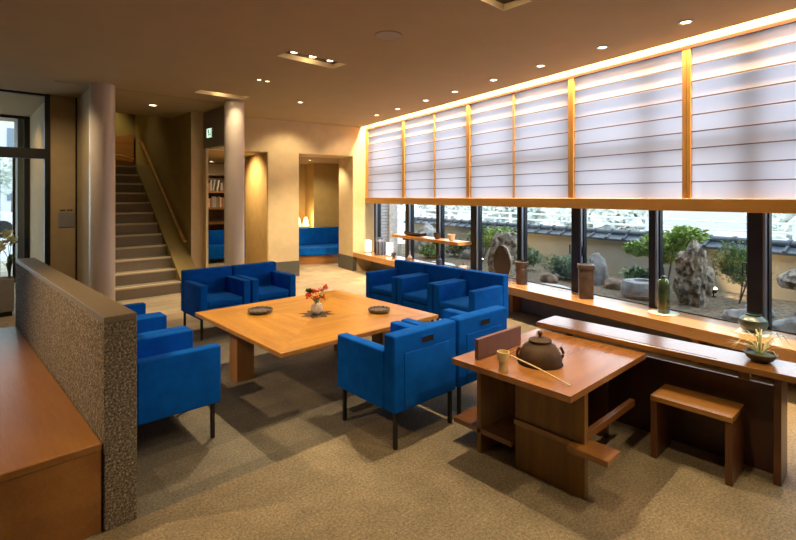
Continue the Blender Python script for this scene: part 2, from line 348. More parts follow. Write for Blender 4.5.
a = ntex(nt, mp.outputs[0], 10, 3); b = ntex(nt, mp.outputs[0], 130, 4)
mf = nt.nodes.new('ShaderNodeMix'); mf.inputs[0].default_value = 0.35; link(nt, a, mf.inputs[2]); link(nt, b, mf.inputs[3])
r = ramp(nt, mf.outputs[0], [(0.36, (0.34, 0.145, 0.018)), (0.5, (0.46, 0.215, 0.03)), (0.64, (0.58, 0.295, 0.045))])
hs = nt.nodes.new('ShaderNodeHueSaturation'); vv = nt.nodes.new('ShaderNodeMapRange'); vv.inputs[3].default_value = 0.93; vv.inputs[4].default_value = 1.07
link(nt, gt.outputs[0], vv.inputs[0]); link(nt, vv.outputs[0], hs.inputs['Value']); link(nt, r.outputs[0], hs.inputs['Color']); link(nt, hs.outputs[0], bs.inputs['Base Color'])
bs.inputs['Roughness'].default_value = 0.33; bs.inputs['Coat Weight'].default_value = 0.2; bs.inputs['Coat Roughness'].default_value = 0.2; M['veneer'] = m
# rough bush-hammered stone
m, nt, bs = nm('hammered_stone'); v = coords(nt)
a = ntex(nt, v, 95, 6, 0.75); b = ntex(nt, v, 9, 3)
r = ramp(nt, a, [(0.38, (0.03, 0.024, 0.017)), (0.52, (0.20, 0.165, 0.115)), (0.64, (0.62, 0.53, 0.40))]); link(nt, r.outputs[0], bs.inputs['Base Color'])
bs.inputs['Roughness'].default_value = 0.75; bump(nt, bs, a, 1.0, 0.012); M['hammered'] = m
m, nt, bs = nm('honed_stone_cap'); v = coords(nt)
r = ramp(nt, ntex(nt, v, 160, 5, 0.7), [(0.38, (0.13, 0.105, 0.07)), (0.62, (0.26, 0.215, 0.15))]); link(nt, r.outputs[0], bs.inputs['Base Color']); bs.inputs['Roughness'].default_value = 0.4; M['honed'] = m
# floor: speckled stone-look tiles, a lighter walkway before the seating square
m, nt, bs = nm('floor_tiles'); tc = nt.nodes.new('ShaderNodeTexCoord'); sx = nt.nodes.new('ShaderNodeSeparateXYZ'); link(nt, tc.outputs['Object'], sx.inputs[0])
mp = nt.nodes.new('ShaderNodeMapping'); mp.inputs['Location'].default_value = (0.12, -0.468, 0); link(nt, tc.outputs['Object'], mp.inputs[0])
br = nt.nodes.new('ShaderNodeTexBrick'); br.offset = 0.37; br.inputs['Scale'].default_value = 1.0; br.inputs['Brick Width'].default_value = 0.92; br.inputs['Row Height'].default_value = 0.30
br.inputs['Mortar Size'].default_value = 0.002; br.inputs['Color1'].default_value = (0.74, 0.74, 0.74, 1); br.inputs['Color2'].default_value = (1.22, 1.20, 1.15, 1); br.inputs['Mortar'].default_value = (0.80, 0.80, 0.80, 1); br.inputs['Bias'].default_value = 0
link(nt, mp.outputs[0], br.inputs['Vector'])
lt = nt.nodes.new('ShaderNodeMath'); lt.operation = 'LESS_THAN'; lt.inputs[1].default_value = 2.468; link(nt, sx.outputs[1], lt.inputs[0])
n1 = ntex(nt, tc.outputs['Object'], 75, 6, 0.8); n2 = ntex(nt, tc.outputs['Object'], 6, 5, 0.65)
spk = ramp(nt, n1, [(0.36, (0.42, 0.40, 0.37)), (0.64, (1.5, 1.5, 1.5))])
blo = ramp(nt, n2, [(0.3, (0.80, 0.80, 0.80)), (0.7, (1.16, 1.16, 1.16))])
ba = nt.nodes.new('ShaderNodeMix'); ba.data_type = 'RGBA'; link(nt, lt.outputs[0], ba.inputs[0]); ba.inputs[6].default_value = (0.165, 0.15, 0.12, 1); ba.inputs[7].default_value = (0.235, 0.19, 0.12, 1)
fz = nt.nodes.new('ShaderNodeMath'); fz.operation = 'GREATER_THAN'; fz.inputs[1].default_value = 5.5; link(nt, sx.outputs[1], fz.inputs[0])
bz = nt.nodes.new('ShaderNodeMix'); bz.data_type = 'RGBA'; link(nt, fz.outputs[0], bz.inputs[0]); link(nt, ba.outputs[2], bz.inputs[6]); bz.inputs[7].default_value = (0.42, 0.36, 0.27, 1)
bk = nt.nodes.new('ShaderNodeMix'); bk.data_type = 'RGBA'; link(nt, lt.outputs[0], bk.inputs[0]); link(nt, br.outputs[0], bk.inputs[6]); bk.inputs[7].default_value = (1, 1, 1, 1)
cur = bz.outputs[2]
for o2 in (bk.outputs[2], spk.outputs[0], blo.outputs[0]):
    mm = nt.nodes.new('ShaderNodeMix'); mm.data_type = 'RGBA'; mm.blend_type = 'MULTIPLY'; mm.inputs[0].default_value = 1; link(nt, cur, mm.inputs[6]); link(nt, o2, mm.inputs[7]); cur = mm.outputs[2]
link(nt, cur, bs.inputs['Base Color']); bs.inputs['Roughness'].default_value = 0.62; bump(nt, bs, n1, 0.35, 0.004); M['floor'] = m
# white glazed brick
m, nt, bs = nm('white_brick'); tc = nt.nodes.new('ShaderNodeTexCoord'); mp = nt.nodes.new('ShaderNodeMapping'); mp.inputs['Rotation'].default_value = (PI/2, 0, 0); link(nt, tc.outputs['Object'], mp.inputs[0])
br = nt.nodes.new('ShaderNodeTexBrick'); br.inputs['Scale'].default_value = 1; br.inputs['Brick Width'].default_value = 0.2; br.inputs['Row Height'].default_value = 0.065; br.inputs['Mortar Size'].default_value = 0.008
br.inputs['Color1'].default_value = (0.62, 0.62, 0.66, 1); br.inputs['Color2'].default_value = (0.55, 0.55, 0.60, 1); br.inputs['Mortar'].default_value = (0.30, 0.30, 0.33, 1)
link(nt, mp.outputs[0], br.inputs['Vector']); link(nt, br.outputs[0], bs.inputs['Base Color']); M['brick_w'] = m

# ================================================================ SETTING
CZ = 2.93
def wcut(bm, x, keep_less=True):     # cut by the plane X = x of the window frame
    no = W(1, 0); co = W(x, 0)
    bmesh.ops.bisect_plane(bm, geom=bm.verts[:]+bm.edges[:]+bm.faces[:], plane_co=co, plane_no=no, clear_outer=keep_less, clear_inner=not keep_less)
def slab(name, us, vs, holes, z0, z1, m, xmax):
    bm = bmesh.new()
    g = {(i, j): bm.verts.new((u, v, z0)) for i, u in enumerate(us) for j, v in enumerate(vs)}
    for i in range(len(us)-1):
        for j in range(len(vs)-1):
            cu, cv = (us[i]+us[i+1])/2, (vs[j]+vs[j+1])/2
            if any(h[0] < cu < h[1] and h[2] < cv < h[3] for h in holes): continue
            bm.faces.new((g[i, j], g[i+1, j], g[i+1, j+1], g[i, j+1]))
    wcut(bm, xmax)
    bmesh.ops.delete(bm, geom=[v for v in bm.verts if not v.link_faces], context='VERTS')
    r = bmesh.ops.extrude_face_region(bm, geom=bm.faces[:]); bmesh.ops.translate(bm, vec=(0, 0, z1-z0), verts=[q for q in r['geom'] if isinstance(q, bmesh.types.BMVert)])
    bmesh.ops.recalc_face_normals(bm, faces=bm.faces)
    mb = MB(); mb.add(bm); return struct(mb.build(name, m, smooth=False))
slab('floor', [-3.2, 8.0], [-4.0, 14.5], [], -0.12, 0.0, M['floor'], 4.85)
holes = [(2.4, 3.1, a, b) for a, b in TRAYS]+[(1.44, 2.92, 9.2, 11.68), (-4, 1.31, 11.68, 15)]
slab('ceiling', sorted([-3.2, 1.31, 1.44, 2.4, 2.92, 3.1, 8.0]), sorted([-4.0, 9.2, 11.68, 14.5]+[x for t in TRAYS for x in t]), holes, CZ, CZ+0.12, M['ceiling'], 4.48)
# thin joint across the ceiling of the stair hall
struct(MB().box(0.9, 3.0, 7.19, 7.2, CZ-0.004, CZ).build('trim_1', M['plaster_grey']))
# cove slot above the screens
b = MB(); b.box(4.44, 4.48, -2.0, 9.4, CZ+0.12, 3.2); b.box(4.44, 4.9, -2.0, 9.4, 3.2, 3.26); b.box(4.80, 4.9, -2.0, 9.4, CZ+0.02, 3.2)
struct(b.build('trim_2', M['plaster'], wall=True, smooth=False))
struct(MB().box(4.62, 4.66, -1.4, 8.78, 2.90, 3.2).build('trim_3', M['fascia'], wall=True, smooth=False))
# back wall (window frame coordinates)
b = MB()
b.box(2.56, 3.15, 8.78, 10.4, 0, CZ); b.box(3.15, 4.29, 8.78, 9.47, 2.33, CZ); b.box(4.29, 4.95, 8.78, 9.47, 0, CZ+0.26); b.box(1.30, 2.56, 8.78, 8.95, 2.33, CZ)
b.box(4.29, 4.5, 8.78, 9.47, CZ, 3.2)
struct(b.build('wall_back', M['plaster'], wall=True, smooth=False), 'cream plaster back wall with two openings')
struct(MB().box(2.545, 2.56, 8.80, 10.39, 0, 2.33).build('trim_4', M['plaster_ochre'], wall=True, smooth=False), 'ochre reveal of the middle opening')
b = MB(); b.box(2.55, 3.157, 8.765, 8.78, 0, 0.29); b.box(3.15, 3.16, 8.78, 10.3, 0, 0.29)
b.box(4.28, 4.36, 8.765, 8.78, 0, 0.285); b.box(4.275, 4.29, 8.765, 9.47, 0, 0.29)
struct(b.build('baseboard_back', M['granite'], wall=True, smooth=False))
# library and niche shell
bm = bmesh.new(); bmesh.ops.create_cube(bm, size=1)
bm.transform(Matrix.Rotation(-TH, 4, 'Z') @ Matrix.Translation((2.95, 11.18, 2.378)) @ Matrix.Diagonal((5.3, 4.44, 0.085, 1)))
r = bmesh.ops.bisect_plane(bm, geom=bm.verts[:]+bm.edges[:]+bm.faces[:], plane_co=(3.131, 0, 0), plane_no=(-1, 0, 0), clear_outer=True)
bmesh.ops.holes_fill(bm, edges=[e for e in bm.edges if len(e.link_faces) == 1])
struct(MB().add(bm).build('ceiling_rear', M['ceiling'], smooth=False))
b = MB(); b.box(0.4, 3.15, 12.6, 12.8, 0, 2.33)
struct(b.build('wall_library', M['plaster_brown'], wall=True, smooth=False))
b = MB(); b.box(2.95, 3.15, 10.4, 12.6, 0, 2.33); b.box(3.15, 4.38, 11.75, 11.9, 0, 2.33); b.box(4.38, 5.5, 11.15, 11.9, 0, 2.33); b.box(5.35, 5.5, 9.47, 11.15, 0, 2.33); b.box(4.95, 5.5, 9.35, 9.47, 0, 2.33)
struct(b.build('wall_niche', M['plaster_niche'], wall=True, smooth=False))
# stair block, entrance stub and side walls (grid coordinates)
b = MB(); b.box(2.9, 3.13, 8.25, 12.2, 0, 5.0)
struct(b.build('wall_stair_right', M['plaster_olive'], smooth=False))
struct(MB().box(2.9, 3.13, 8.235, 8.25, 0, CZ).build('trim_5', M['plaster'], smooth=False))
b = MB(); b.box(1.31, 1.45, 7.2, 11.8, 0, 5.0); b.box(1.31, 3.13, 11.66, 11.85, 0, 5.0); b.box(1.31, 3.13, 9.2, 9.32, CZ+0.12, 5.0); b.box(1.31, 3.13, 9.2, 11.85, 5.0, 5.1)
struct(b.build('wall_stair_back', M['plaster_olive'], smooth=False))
struct(MB().box(0.975, 1.31, 8.25, 8.45, 0, CZ).build('wall_entrance', M['plaster_brown'], smooth=False))
struct(MB().box(1.295, 1.31, 7.2, 8.25, 0, CZ).build('wall_stub', M['plaster_brown'], smooth=False))
struct(MB().box(1.275, 1.30, 8.225, 8.25, 0, CZ).build('trim_6', M['black'], smooth=False))
struct(MB().box(3.10, 3.22, 7.02, 8.25, 2.32, CZ).build('wall_bulkhead', M['plaster_grey'], smooth=False))  # wall plaster greyed so its colour carries the unlit shade
b = MB(); b.box(3.10, 3.14, 8.12, 8.235, 0, 2.32)
struct(b.build('trim_7', M['plaster'], smooth=False))
b = MB(); b.box(-3.2, -3.05, -4, 8.45, 0, CZ); struct(b.build('wall_left', M['plaster_brown'], smooth=False))
b = MB(); b.box(-3.2, 5.5, -4.0, -3.85, 0, CZ); struct(b.build('wall_behind', M['plaster'], smooth=False))
b = MB(); b.box(4.75, 4.9, -4.8, -1.35, 0, 3.26); struct(b.build('wall_right', M['plaster'], wall=True, smooth=False))
b = MB(); b.box(4.70, 4.80, -1.4, 8.78, 0, 0.27); struct(b.build('wall_under_ledge', M['plaster_grey'], wall=True, smooth=False))
# columns
for (x, y), lb in (((-0.04+1.42, 7.06), 'tall round mauve-grey column by the foot of the stairs'), ((3.09, 6.98), 'tall round column between the stairs and the bookcase opening')):
    c = MB().lathe([(0.145, 0), (0.145, CZ)], 48).build('column', M['column'], loc=(x, y, 0))
    tag(c, lb, 'column', 'round columns')
# window posts, panes
posts = [8.62, 7.40, 6.46, 5.55, 4.62, 3.72, 2.80, 1.90, 0.98, 0.06, -0.86]
wid = [0.05, 0.10, 0.06, 0.11, 0.06, 0.11, 0.06, 0.11, 0.06, 0.11, 0.06]
for i, (y, wd) in enumerate(zip(posts, wid)):
    b = MB().box(4.70, 4.84, y-wd/2, y+wd/2, 0.27, CZ+0.1, 0.004)
    o = struct(b.build('trim_%d' % (20+i), M['frame'], wall=True, smooth=False))
    b = MB().box(4.712, 4.80, y-wd/2-0.022, y-wd/2-0.0005, 0.40, 2.9)  # bluish strip paints daylight onto the near side of the dark post
    struct(b.build('trim_%d' % (40+i), M['alu'], wall=True, smooth=False))
for i in range(len(posts)-1):
    y1, y0 = posts[i]-wid[i]/2-0.023, posts[i+1]+wid[i+1]/2+0.001
    b = MB(); b.box(4.762, 4.776, y0, y1, 0.386, 0.394); b.box(4.74, 4.80, y0, y1, 2.0, 2.07); b.box(4.74, 4.80, y0, y1, 2.88, 3.0)
    b.box(4.745, 4.795, y0, y0+0.02, 0.394, 2.88); b.box(4.745, 4.795, y1-0.012, y1, 0.394, 2.88)
    f = struct(b.build('window_%d' % (i+1), M['frame'], wall=True, smooth=False))
    g = MB().box(4.766, 4.772, y0+0.02, y1-0.012, 0.394, 2.88).build('window_pane', M['glass'], parent=f, smooth=False)
    if i in (4, 5, 6):
        yy = y1-0.03 if i == 5 else y0+0.03
        h = MB(); h.box(4.728, 4.745, yy-0.018, yy+0.018, 0.925, 0.931); h.box(4.728, 4.745, yy-0.018, yy+0.018, 0.82, 0.826); h.box(4.728, 4.745, yy-0.018, yy-0.013, 0.82, 0.93); h.box(4.728, 4.745, yy+0.013, yy+0.018, 0.82, 0.93)
        h.build('window_handle', M['black'], parent=f, smooth=False)
# ledge under the windows
t = thing('window_ledge', 'long orange-brown wooden ledge running under the whole row of windows', 'ledge', W(4.29, 3.7, 0), wall=True)
MB().box(0, 0.50, -5.0, 5.08, 0.285, 0.385, 0.004).build('ledge_board', M['ledge'], t)
for y in (0.9, 3.2, -1.4): MB().box(0.25, 0.41, y-0.03, y+0.03, 0, 0.285).build('bracket', M['leg_wood'], t)
# shoji screens
SY = [8.76, 7.34, 5.53, 3.69, 2.40, 0.60, -1.30]
rail = thing('screen_box_rail', 'thick honey-brown wooden rail along the bottom of the paper screens', 'rail', W(4.60, 3.7, 0), wall=True)
MB().box(-0.04, 0.06, -5.0, 5.075, 1.37, 1.485, 0.003).build('rail_board', M['shoji_rail'], rail)
hr = thing('screen_head_rail', 'thin wooden head rail above the paper screens', 'rail', W(4.60, 3.7, 0), wall=True)
MB().box(-0.015, 0.045, -5.0, 5.075, 2.868, 2.90).build('rail_board', M['dark_wood_y'], hr)  # rail coloured dark to imitate the shadow gap below the fascia
ordn = ['farthest, narrow paper screen panel beside the back wall', 'second paper screen panel from the back wall, split by a thin upright', 'middle paper screen panel, split by a thin upright', 'paper screen panel between the two thick posts nearest the camera', 'paper screen panel at the right edge of the picture', 'paper screen panel beyond the right edge of the picture']
mids = {1: 6.39, 2: 4.61}
for i in range(len(SY)-1):
    y1, y0 = SY[i], SY[i+1]; ln = y1-y0; cy = (y0+y1)/2
    t = thing('shoji_screen', ordn[i]+', backlit by daylight', 'screen', W(4.60, cy, 0), wall=True, group='paper screens over the windows')
    a0, a1 = -ln/2+0.002, ln/2-0.002
    for q0, q1 in ((a0, a0+0.035), (a1-0.035, a1)): MB().box(-0.012, 0.030, q0, q1, 1.486, 2.867).build('stile', M['shoji_wood'], t, smooth=False)
    if i in mids:
        k = mids[i]-cy; MB().box(-0.006, 0.012, k-0.011, k+0.011, 1.486, 2.867).build('middle_stile', M['shoji_wood'], t, smooth=False)
    b = MB()
    for k in range(1, 9):
        z = 1.486+k*(2.867-1.486)/9; b.box(-0.002, 0.012, a0+0.035, a1-0.035, z-0.0045, z+0.0045)
    b.build('lattice', M['kumiko'], t, smooth=False)
    bm = bmesh.new(); vs = [bm.verts.new(p) for p in ((0.014, a0+0.03, 1.486), (0.014, a1-0.03, 1.486), (0.014, a1-0.03, 2.867), (0.014, a0+0.03, 2.867))]; bm.faces.new(vs)
    MB().add(bm).build('paper', M['paper'], t, smooth=False)
struct(MB().box(4.57, 4.64, 8.765, 8.78, 1.37, 2.93).build('trim_8', M['shoji_wood'], wall=True, smooth=False))
cs = tag(MB().box(-0.012, 0.012, -5.0, 4.9, 0, 0.02).build('cove_light_strip', M['strip_on'], loc=W(4.50, 3.7, 3.13), rot=-TH), 'glowing warm light strip hidden in the slot above the paper screens', 'light strip')

# ceiling fixtures
ti = ['in the ceiling at the top edge, nearest the camera', 'over the big square table, showing three lamps', 'by the round column near the stairs', 'behind the camera']
for (v0, v1), nmx in zip(TRAYS, ti):
    t = thing('recessed_light_tray', 'rectangular recessed light tray '+nmx, 'ceiling light', (2.75, (v0+v1)/2, CZ), group='recessed ceiling light trays')
    hu, hv = 0.35, (v1-v0)/2; b = MB()
    MB().box(-hu, hu, -hv, hv, 0.0505, 0.065).build('back_plate', M['tray_back'], t, smooth=False)
    b.box(-hu, -hu+0.004, -hv, hv, 0, 0.05); b.box(hu-0.004, hu, -hv, hv, 0, 0.05); b.box(-hu, hu, -hv, -hv+0.004, 0, 0.05); b.box(-hu, hu, hv-0.004, hv, 0, 0.05)
    b.build('housing', M['plaster'], t, smooth=False)
    for k in range(3):
        l = MB().lathe([(0.04, 0.050), (0.04, 0.035), (0.036, 0.035), (0.036, 0.045)], 24, T(-0.22+0.22*k, 0, 0)).build('lamp_head', M['trim_ring'], t)
        MB().lathe([(0, 0.040), (0.035, 0.041), (0.035, 0.044), (0, 0.045)], 24, T(-0.22+0.22*k, 0, 0)).build('lamp_lens', M['lamp_on'], l)
def downlight(loc, label, r=0.055, group='small round ceiling downlights', wall=True, on=True):
    t = thing('downlight', label, 'ceiling light', loc, group=group, wall=wall)
    MB().lathe([(r, 0), (r*1.0, -0.006), (r*0.72, -0.008), (r*0.68, 0)], 32).build('trim_ring', M['trim_ring'], t)
    if on: MB().lathe([(0, -0.003), (r*0.66, -0.003), (r*0.66, -0.0005), (0, -0.0005)], 24).build('lens', M['lamp_on'], t)
    return t
nth = ['nearest the camera', 'second from the camera', 'third from the camera', 'fourth from the camera', 'fifth from the camera', 'sixth from the camera', 'seventh from the camera', 'farthest, by the back wall']
for y, n in zip(ROW, nth): downlight(W(4.045, y, CZ), 'small round downlight in the row above the paper screens, '+n)
downlight((2.26, 8.07, CZ), 'round downlight in the ceiling before the stairs', 0.075)
downlight((2.72, 5.44, CZ), 'left of a pair of tiny downlights in the middle of the ceiling', 0.035)
downlight((2.83, 5.44, CZ), 'right of a pair of tiny downlights in the middle of the ceiling', 0.035)
downlight((3.82, 6.31, CZ), 'tiny downlight in the ceiling before the back wall', 0.05)
downlight(W(2.13, 11.9, 2.335), 'round downlight in the library ceiling left of the column', 0.08)
downlight(W(2.655, 11.06, 2.335), 'round downlight in the low ceiling right of the column', 0.07)
downlight(W(3.548, 9.29, 2.335), 'round downlight at the mouth of the sofa niche, front one', 0.07)
downlight(W(3.946, 10.28, 2.335), 'round downlight deeper inside the sofa niche', 0.07)
t = thing('ceiling_speaker', 'round pale ceiling speaker flush in the brown ceiling', 'speaker', (2.82, 3.18, CZ))
MB().lathe([(0.125, 0), (0.125, -0.006), (0.115, -0.009)], 40).build('rim', M['speaker'], t); MB().lathe([(0.115, -0.007), (0, -0.0072)], 40).build('grille', M['speaker'], t)

# exit sign on the bulkhead
t = thing('exit_sign', 'small lit green and white emergency exit sign on the dark bulkhead', 'sign', (3.10, 7.9, 2.55))
MB().box(-0.03, -0.0005, -0.11, 0.11, -0.08, 0.085, 0.003).build('housing', M['steel'], t)
MB().box(-0.033, -0.0305, -0.10, 0.10, -0.07, 0.075).build('lit_panel', M['sign_on'], t, smooth=False)
b = MB(); b.lathe([(0, -0.016), (0.016, -0.01), (0.016, 0.01), (0, 0.016)], 10, T(-0.0345, 0.02, 0.045, ry=0)); X = -0.0345
for p in [((X, 0.02, 0.03), (X, 0.0, -0.015)), ((X, 0.0, -0.015), (X, 0.03, -0.03)), ((X, 0.03, -0.03), (X, 0.02, -0.062)), ((X, 0.0, -0.015), (X, -0.03, -0.03)), ((X, -0.03, -0.03), (X, -0.055, -0.02)), ((X, 0.018, 0.022), (X, 0.05, 0.005)), ((X, 0.018, 0.022), (X, -0.02, 0.01))]: b.tube(p, 0.007, 6)
b.box(-0.034, -0.0332, -0.095, -0.065, -0.065, 0.07)
b.build('running_figure', M['sign_green'], t)

# staircase
t = struct(bpy.data.objects.new('staircase', None)); C.objects.link(t); t.location = (2.0, 7.82, 0); t['label'] = 'stone staircase with pale nosings rising away between olive walls'
tag(t, 'stone staircase with pale nosings rising away between olive walls', 'stairs', kind='structure')
R_, TR = 0.1757, 0.235
b = MB(); n = MB()
for i in range(12):
    z1 = R_*(i+1); y0 = TR*i; y1 = TR*(i+1) if i < 11 else 3.84
    b.box(-0.55, 0.60, y0+0.012, y1+0.012, 0, z1-0.03); n.box(-0.55, 0.60, y0, y0+0.055, z1-0.03, z1, 0.004); b.box(-0.55, 0.60, y0+0.055, y1+0.012, z1-0.03, z1-0.001)
b.build('steps', M['stair'], t, smooth=False); n.build('nosing', M['nosing'], t, smooth=False)
# sloping stringer between the steps and the wall
b = MB(); sl = R_/TR
pr = [(0, 0), (0, 0.195), (2.59, 0.195+sl*2.59), (3.8, 0.195+sl*2.59), (3.8, 0)]
bm = bmesh.new(); vs = [bm.verts.new((0.60, y, z)) for y, z in pr]; f = bm.faces.new(vs); r = bmesh.ops.extrude_face_region(bm, geom=[f]); bmesh.ops.translate(bm, vec=(0.295, 0, 0), verts=[q for q in r['geom'] if isinstance(q, bmesh.types.BMVert)]); bmesh.ops.recalc_face_normals(bm, faces=bm.faces)
b.add(bm); b.build('stringer', M['plaster_olive'], t, smooth=False)
t = thing('handrail', 'wooden handrail sloping up the right wall of the stairs', 'handrail', (2.9, 8.35, 0))
MB().tube([(-0.06, 0.0, 0.76), (-0.06, 0.06, 0.77), (-0.06, 2.55, 2.63), (-0.06, 2.75, 2.66)], 0.024, 12).build('rail', M['wood_rail'], t)
for k in range(5):
    y = 0.2+k*0.55; z = 0.77+(y-0.06)/2.49*1.86; MB().tube([(-0.002, y, z-0.05), (-0.06, y, z-0.05), (-0.06, y, z-0.01)], 0.008, 8).build('bracket', M['steel'], t)
t = thing('stair_balustrade', 'low brown wooden balustrade with curved grip on the stair landing', 'balustrade', (2.0, 11.55, 2.112))
b = MB(); bm = bmesh.new(); vs = [bm.verts.new((x, 0, z)) for x, z in ((-0.5, 0), (0.85, 0), (0.85, 0.75), (-0.5, 0.45))]; f = bm.faces.new(vs); r = bmesh.ops.extrude_face_region(bm, geom=[f]); bmesh.ops.translate(bm, vec=(0, 0.06, 0), verts=[q for q in r['geom'] if isinstance(q, bmesh.types.BMVert)]); bmesh.ops.recalc_face_normals(bm, faces=bm.faces); b.add(bm)
b.build('panel', M['case_wood'], t, smooth=False)
MB().tube([(0.1, -0.05, 0.12), (0.2, -0.06, 0.22), (0.35, -0.06, 0.28), (0.6, -0.06, 0.27), (0.84, -0.05, 0.20)], 0.02, 10).build('grip', M['wood_rail'], t)

# wall panel by the entrance
t = thing('intercom_panel', 'flat metal panel with small dark lettering strip on the brown entrance wall', 'wall panel', (1.165, 8.25, 1.18))
MB().box(-0.095, 0.095, -0.012, 0, -0.11, 0.10, 0.002).build('plate', M['steel'], t)
b = MB()
for x0, x1 in ((-0.07, -0.052), (-0.046, -0.028), (-0.022, -0.008), (0.012, 0.03), (0.036, 0.05), (0.056, 0.074)): b.box(x0, x1, -0.004, 0, 0.118, 0.142)
b.build('lettering', M['black'], t, smooth=False)

# entrance glazing (grid line v = 8.25) and vestibule
b = MB(); b.box(0.915, 0.975, 8.22, 8.34, 0, CZ); b.box(-3.05, 0.915, 8.24, 8.32, 2.03, 2.17); b.box(-3.05, 0.915, 8.24, 8.32, CZ-0.03, CZ); b.box(0.40, 0.44, 8.25, 8.31, 0, 2.03); b.box(-1.2, -1.14, 8.25, 8.31, 0, CZ)
d = struct(b.build('door_1', M['black'], smooth=False), 'black framed glass entrance front')
MB().box(-3.05, 0.915, 8.277, 8.283, 0, CZ-0.03).build('door_glass', M['glass'], d, smooth=False)
b = MB(); b.box(0.98, 1.12, 8.45, 10.85, 0, 3.0); struct(b.build('wall_vestibule', M['plaster_brown'], smooth=False))
b = MB(); b.box(0.90, 0.98, 10.74, 10.82, 0, CZ); b.box(-3.2, 0.9, 10.75, 10.81, 2.25, 2.33); b.box(-3.2, 0.9, 10.75, 10.81, CZ-0.05, CZ); b.box(0.74, 0.78, 10.75, 10.81, 0, 2.25)
d = struct(b.build('door_2', M['black'], smooth=False), 'outer glass door of the vestibule')
MB().box(-3.2, 0.9, 10.777, 10.783, 0, CZ-0.05).build('door_glass', M['glass'], d, smooth=False)
b = MB(); b.box(0.82, 0.98, 10.9, 11.6, 0, 3.0); b.box(-3.2, -3.05, 8.45, 10.9, 0, CZ); struct(b.build('wall_porch', M['plaster_grey'], smooth=False))

# ================================================================ OUTSIDE
struct(MB().box(4.90, 7.06, -3, 10.9, 0.05, 0.25).build('garden_ground', M['gravel'], wall=True, smooth=False))
struct(MB().box(7.2, 40, -15, 40, -0.05, 0.12).build('street', M['asphalt'], wall=True, smooth=False))
struct(MB().box(-18, 6.0, 14.6, 48, -0.12, -0.02).build('street_entrance', M['asphalt'], smooth=False))
b = MB(); b.box(4.96, 5.16, 8.86, 9.3, 0, 3.2); struct(b.build('wall_outside_brick', M['brick_w'], wall=True, smooth=False))
b = MB(); b.box(5.16, 5.36, 8.80, 9.3, 0, 3.2); struct(b.build('wall_outside', M['white_clay'], wall=True, smooth=False))
t = thing('garden_wall', 'low earthen garden wall capped with blue-grey roof tiles', 'wall', W(7.12, 3.7, 0), wall=True)
MB().box(-0.10, 0.08, -7, 7.4, 0.05, 0.81).build('wall_body', M['earth_wall'], t, smooth=False)
b = MB()
pr = [(-0.17, 0.80), (-0.17, 0.83), (-0.06, 0.89), (0.06, 0.89), (0.17, 0.83), (0.17, 0.80)]
bm = bmesh.new(); vs = [bm.verts.new((x, -7, z)) for x, z in pr]; f = bm.faces.new(vs); r = bmesh.ops.extrude_face_region(bm, geom=[f]); bmesh.ops.translate(bm, vec=(0, 14.4, 0), verts=[q for q in r['geom'] if isinstance(q, bmesh.types.BMVert)]); bmesh.ops.recalc_face_normals(bm, faces=bm.faces); b.add(bm)
b.tube([(0, -7, 0.915), (0, 7.4, 0.915)], 0.055, 14)
for k in range(48):
    y = -6.9+k*0.30; b.tube([(0, y-0.018, 0.915), (0, y+0.018, 0.915)], 0.068, 14); b.tube([(-0.175, y, 0.835), (-0.03, y, 0.91)], 0.022, 8)
b.build('tile_coping', M['roof_tile'], t)
# white guard rail beyond
for k, (y0, y1) in enumerate(((-4.5, 3.0), (3.0, 8.0), (8.06, 15.0))):
    t = thing('guard_rail', 'white street railing beyond the garden wall, '+['right section behind the tall rock', 'middle section seen over the tiled wall', 'far left section'][k], 'railing', W(9.6, (y0+y1)/2, 0.12), wall=True, group='white street railings')
    h = (y1-y0)/2
    for z in (0.93, 0.78, 0.63, 0.40): MB().tube([(0, -h, z), (0, h, z)], 0.022, 8).build('rail', M['white_paint'], t)
    nn = int((y1-y0)/1.25)
    for j in range(nn):
        y = -h+0.3+j*(2*h)/nn; MB().box(-0.03, 0.03, y-0.03, y+0.03, 0, 0.97).build('post', M['white_paint'], t, smooth=False)
# far hedges, trees and a pale building
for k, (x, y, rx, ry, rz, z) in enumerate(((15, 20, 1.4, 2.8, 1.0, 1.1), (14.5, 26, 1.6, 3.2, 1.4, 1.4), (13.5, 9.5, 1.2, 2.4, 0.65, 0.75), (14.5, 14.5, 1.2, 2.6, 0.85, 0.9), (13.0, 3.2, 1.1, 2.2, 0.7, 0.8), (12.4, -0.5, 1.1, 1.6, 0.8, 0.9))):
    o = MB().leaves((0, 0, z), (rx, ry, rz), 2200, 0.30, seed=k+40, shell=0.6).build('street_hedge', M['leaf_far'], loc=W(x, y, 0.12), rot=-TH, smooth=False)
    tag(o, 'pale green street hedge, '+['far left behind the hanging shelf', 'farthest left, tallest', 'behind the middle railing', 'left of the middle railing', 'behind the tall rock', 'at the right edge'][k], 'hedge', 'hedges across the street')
t = thing('street_building', 'pale grey building across the street seen above the railing', 'building', W(24, 12, 0.12), wall=True)
MB().box(0, 6, -5, 9, 0, 4.5).build('facade', M['facade'], t, smooth=False)
for k in range(6): MB().box(-0.05, 0, -4.3+k*2.2, -3.0+k*2.2, 0.9, 2.3).build('window', M['facade_dark'], t, smooth=False)
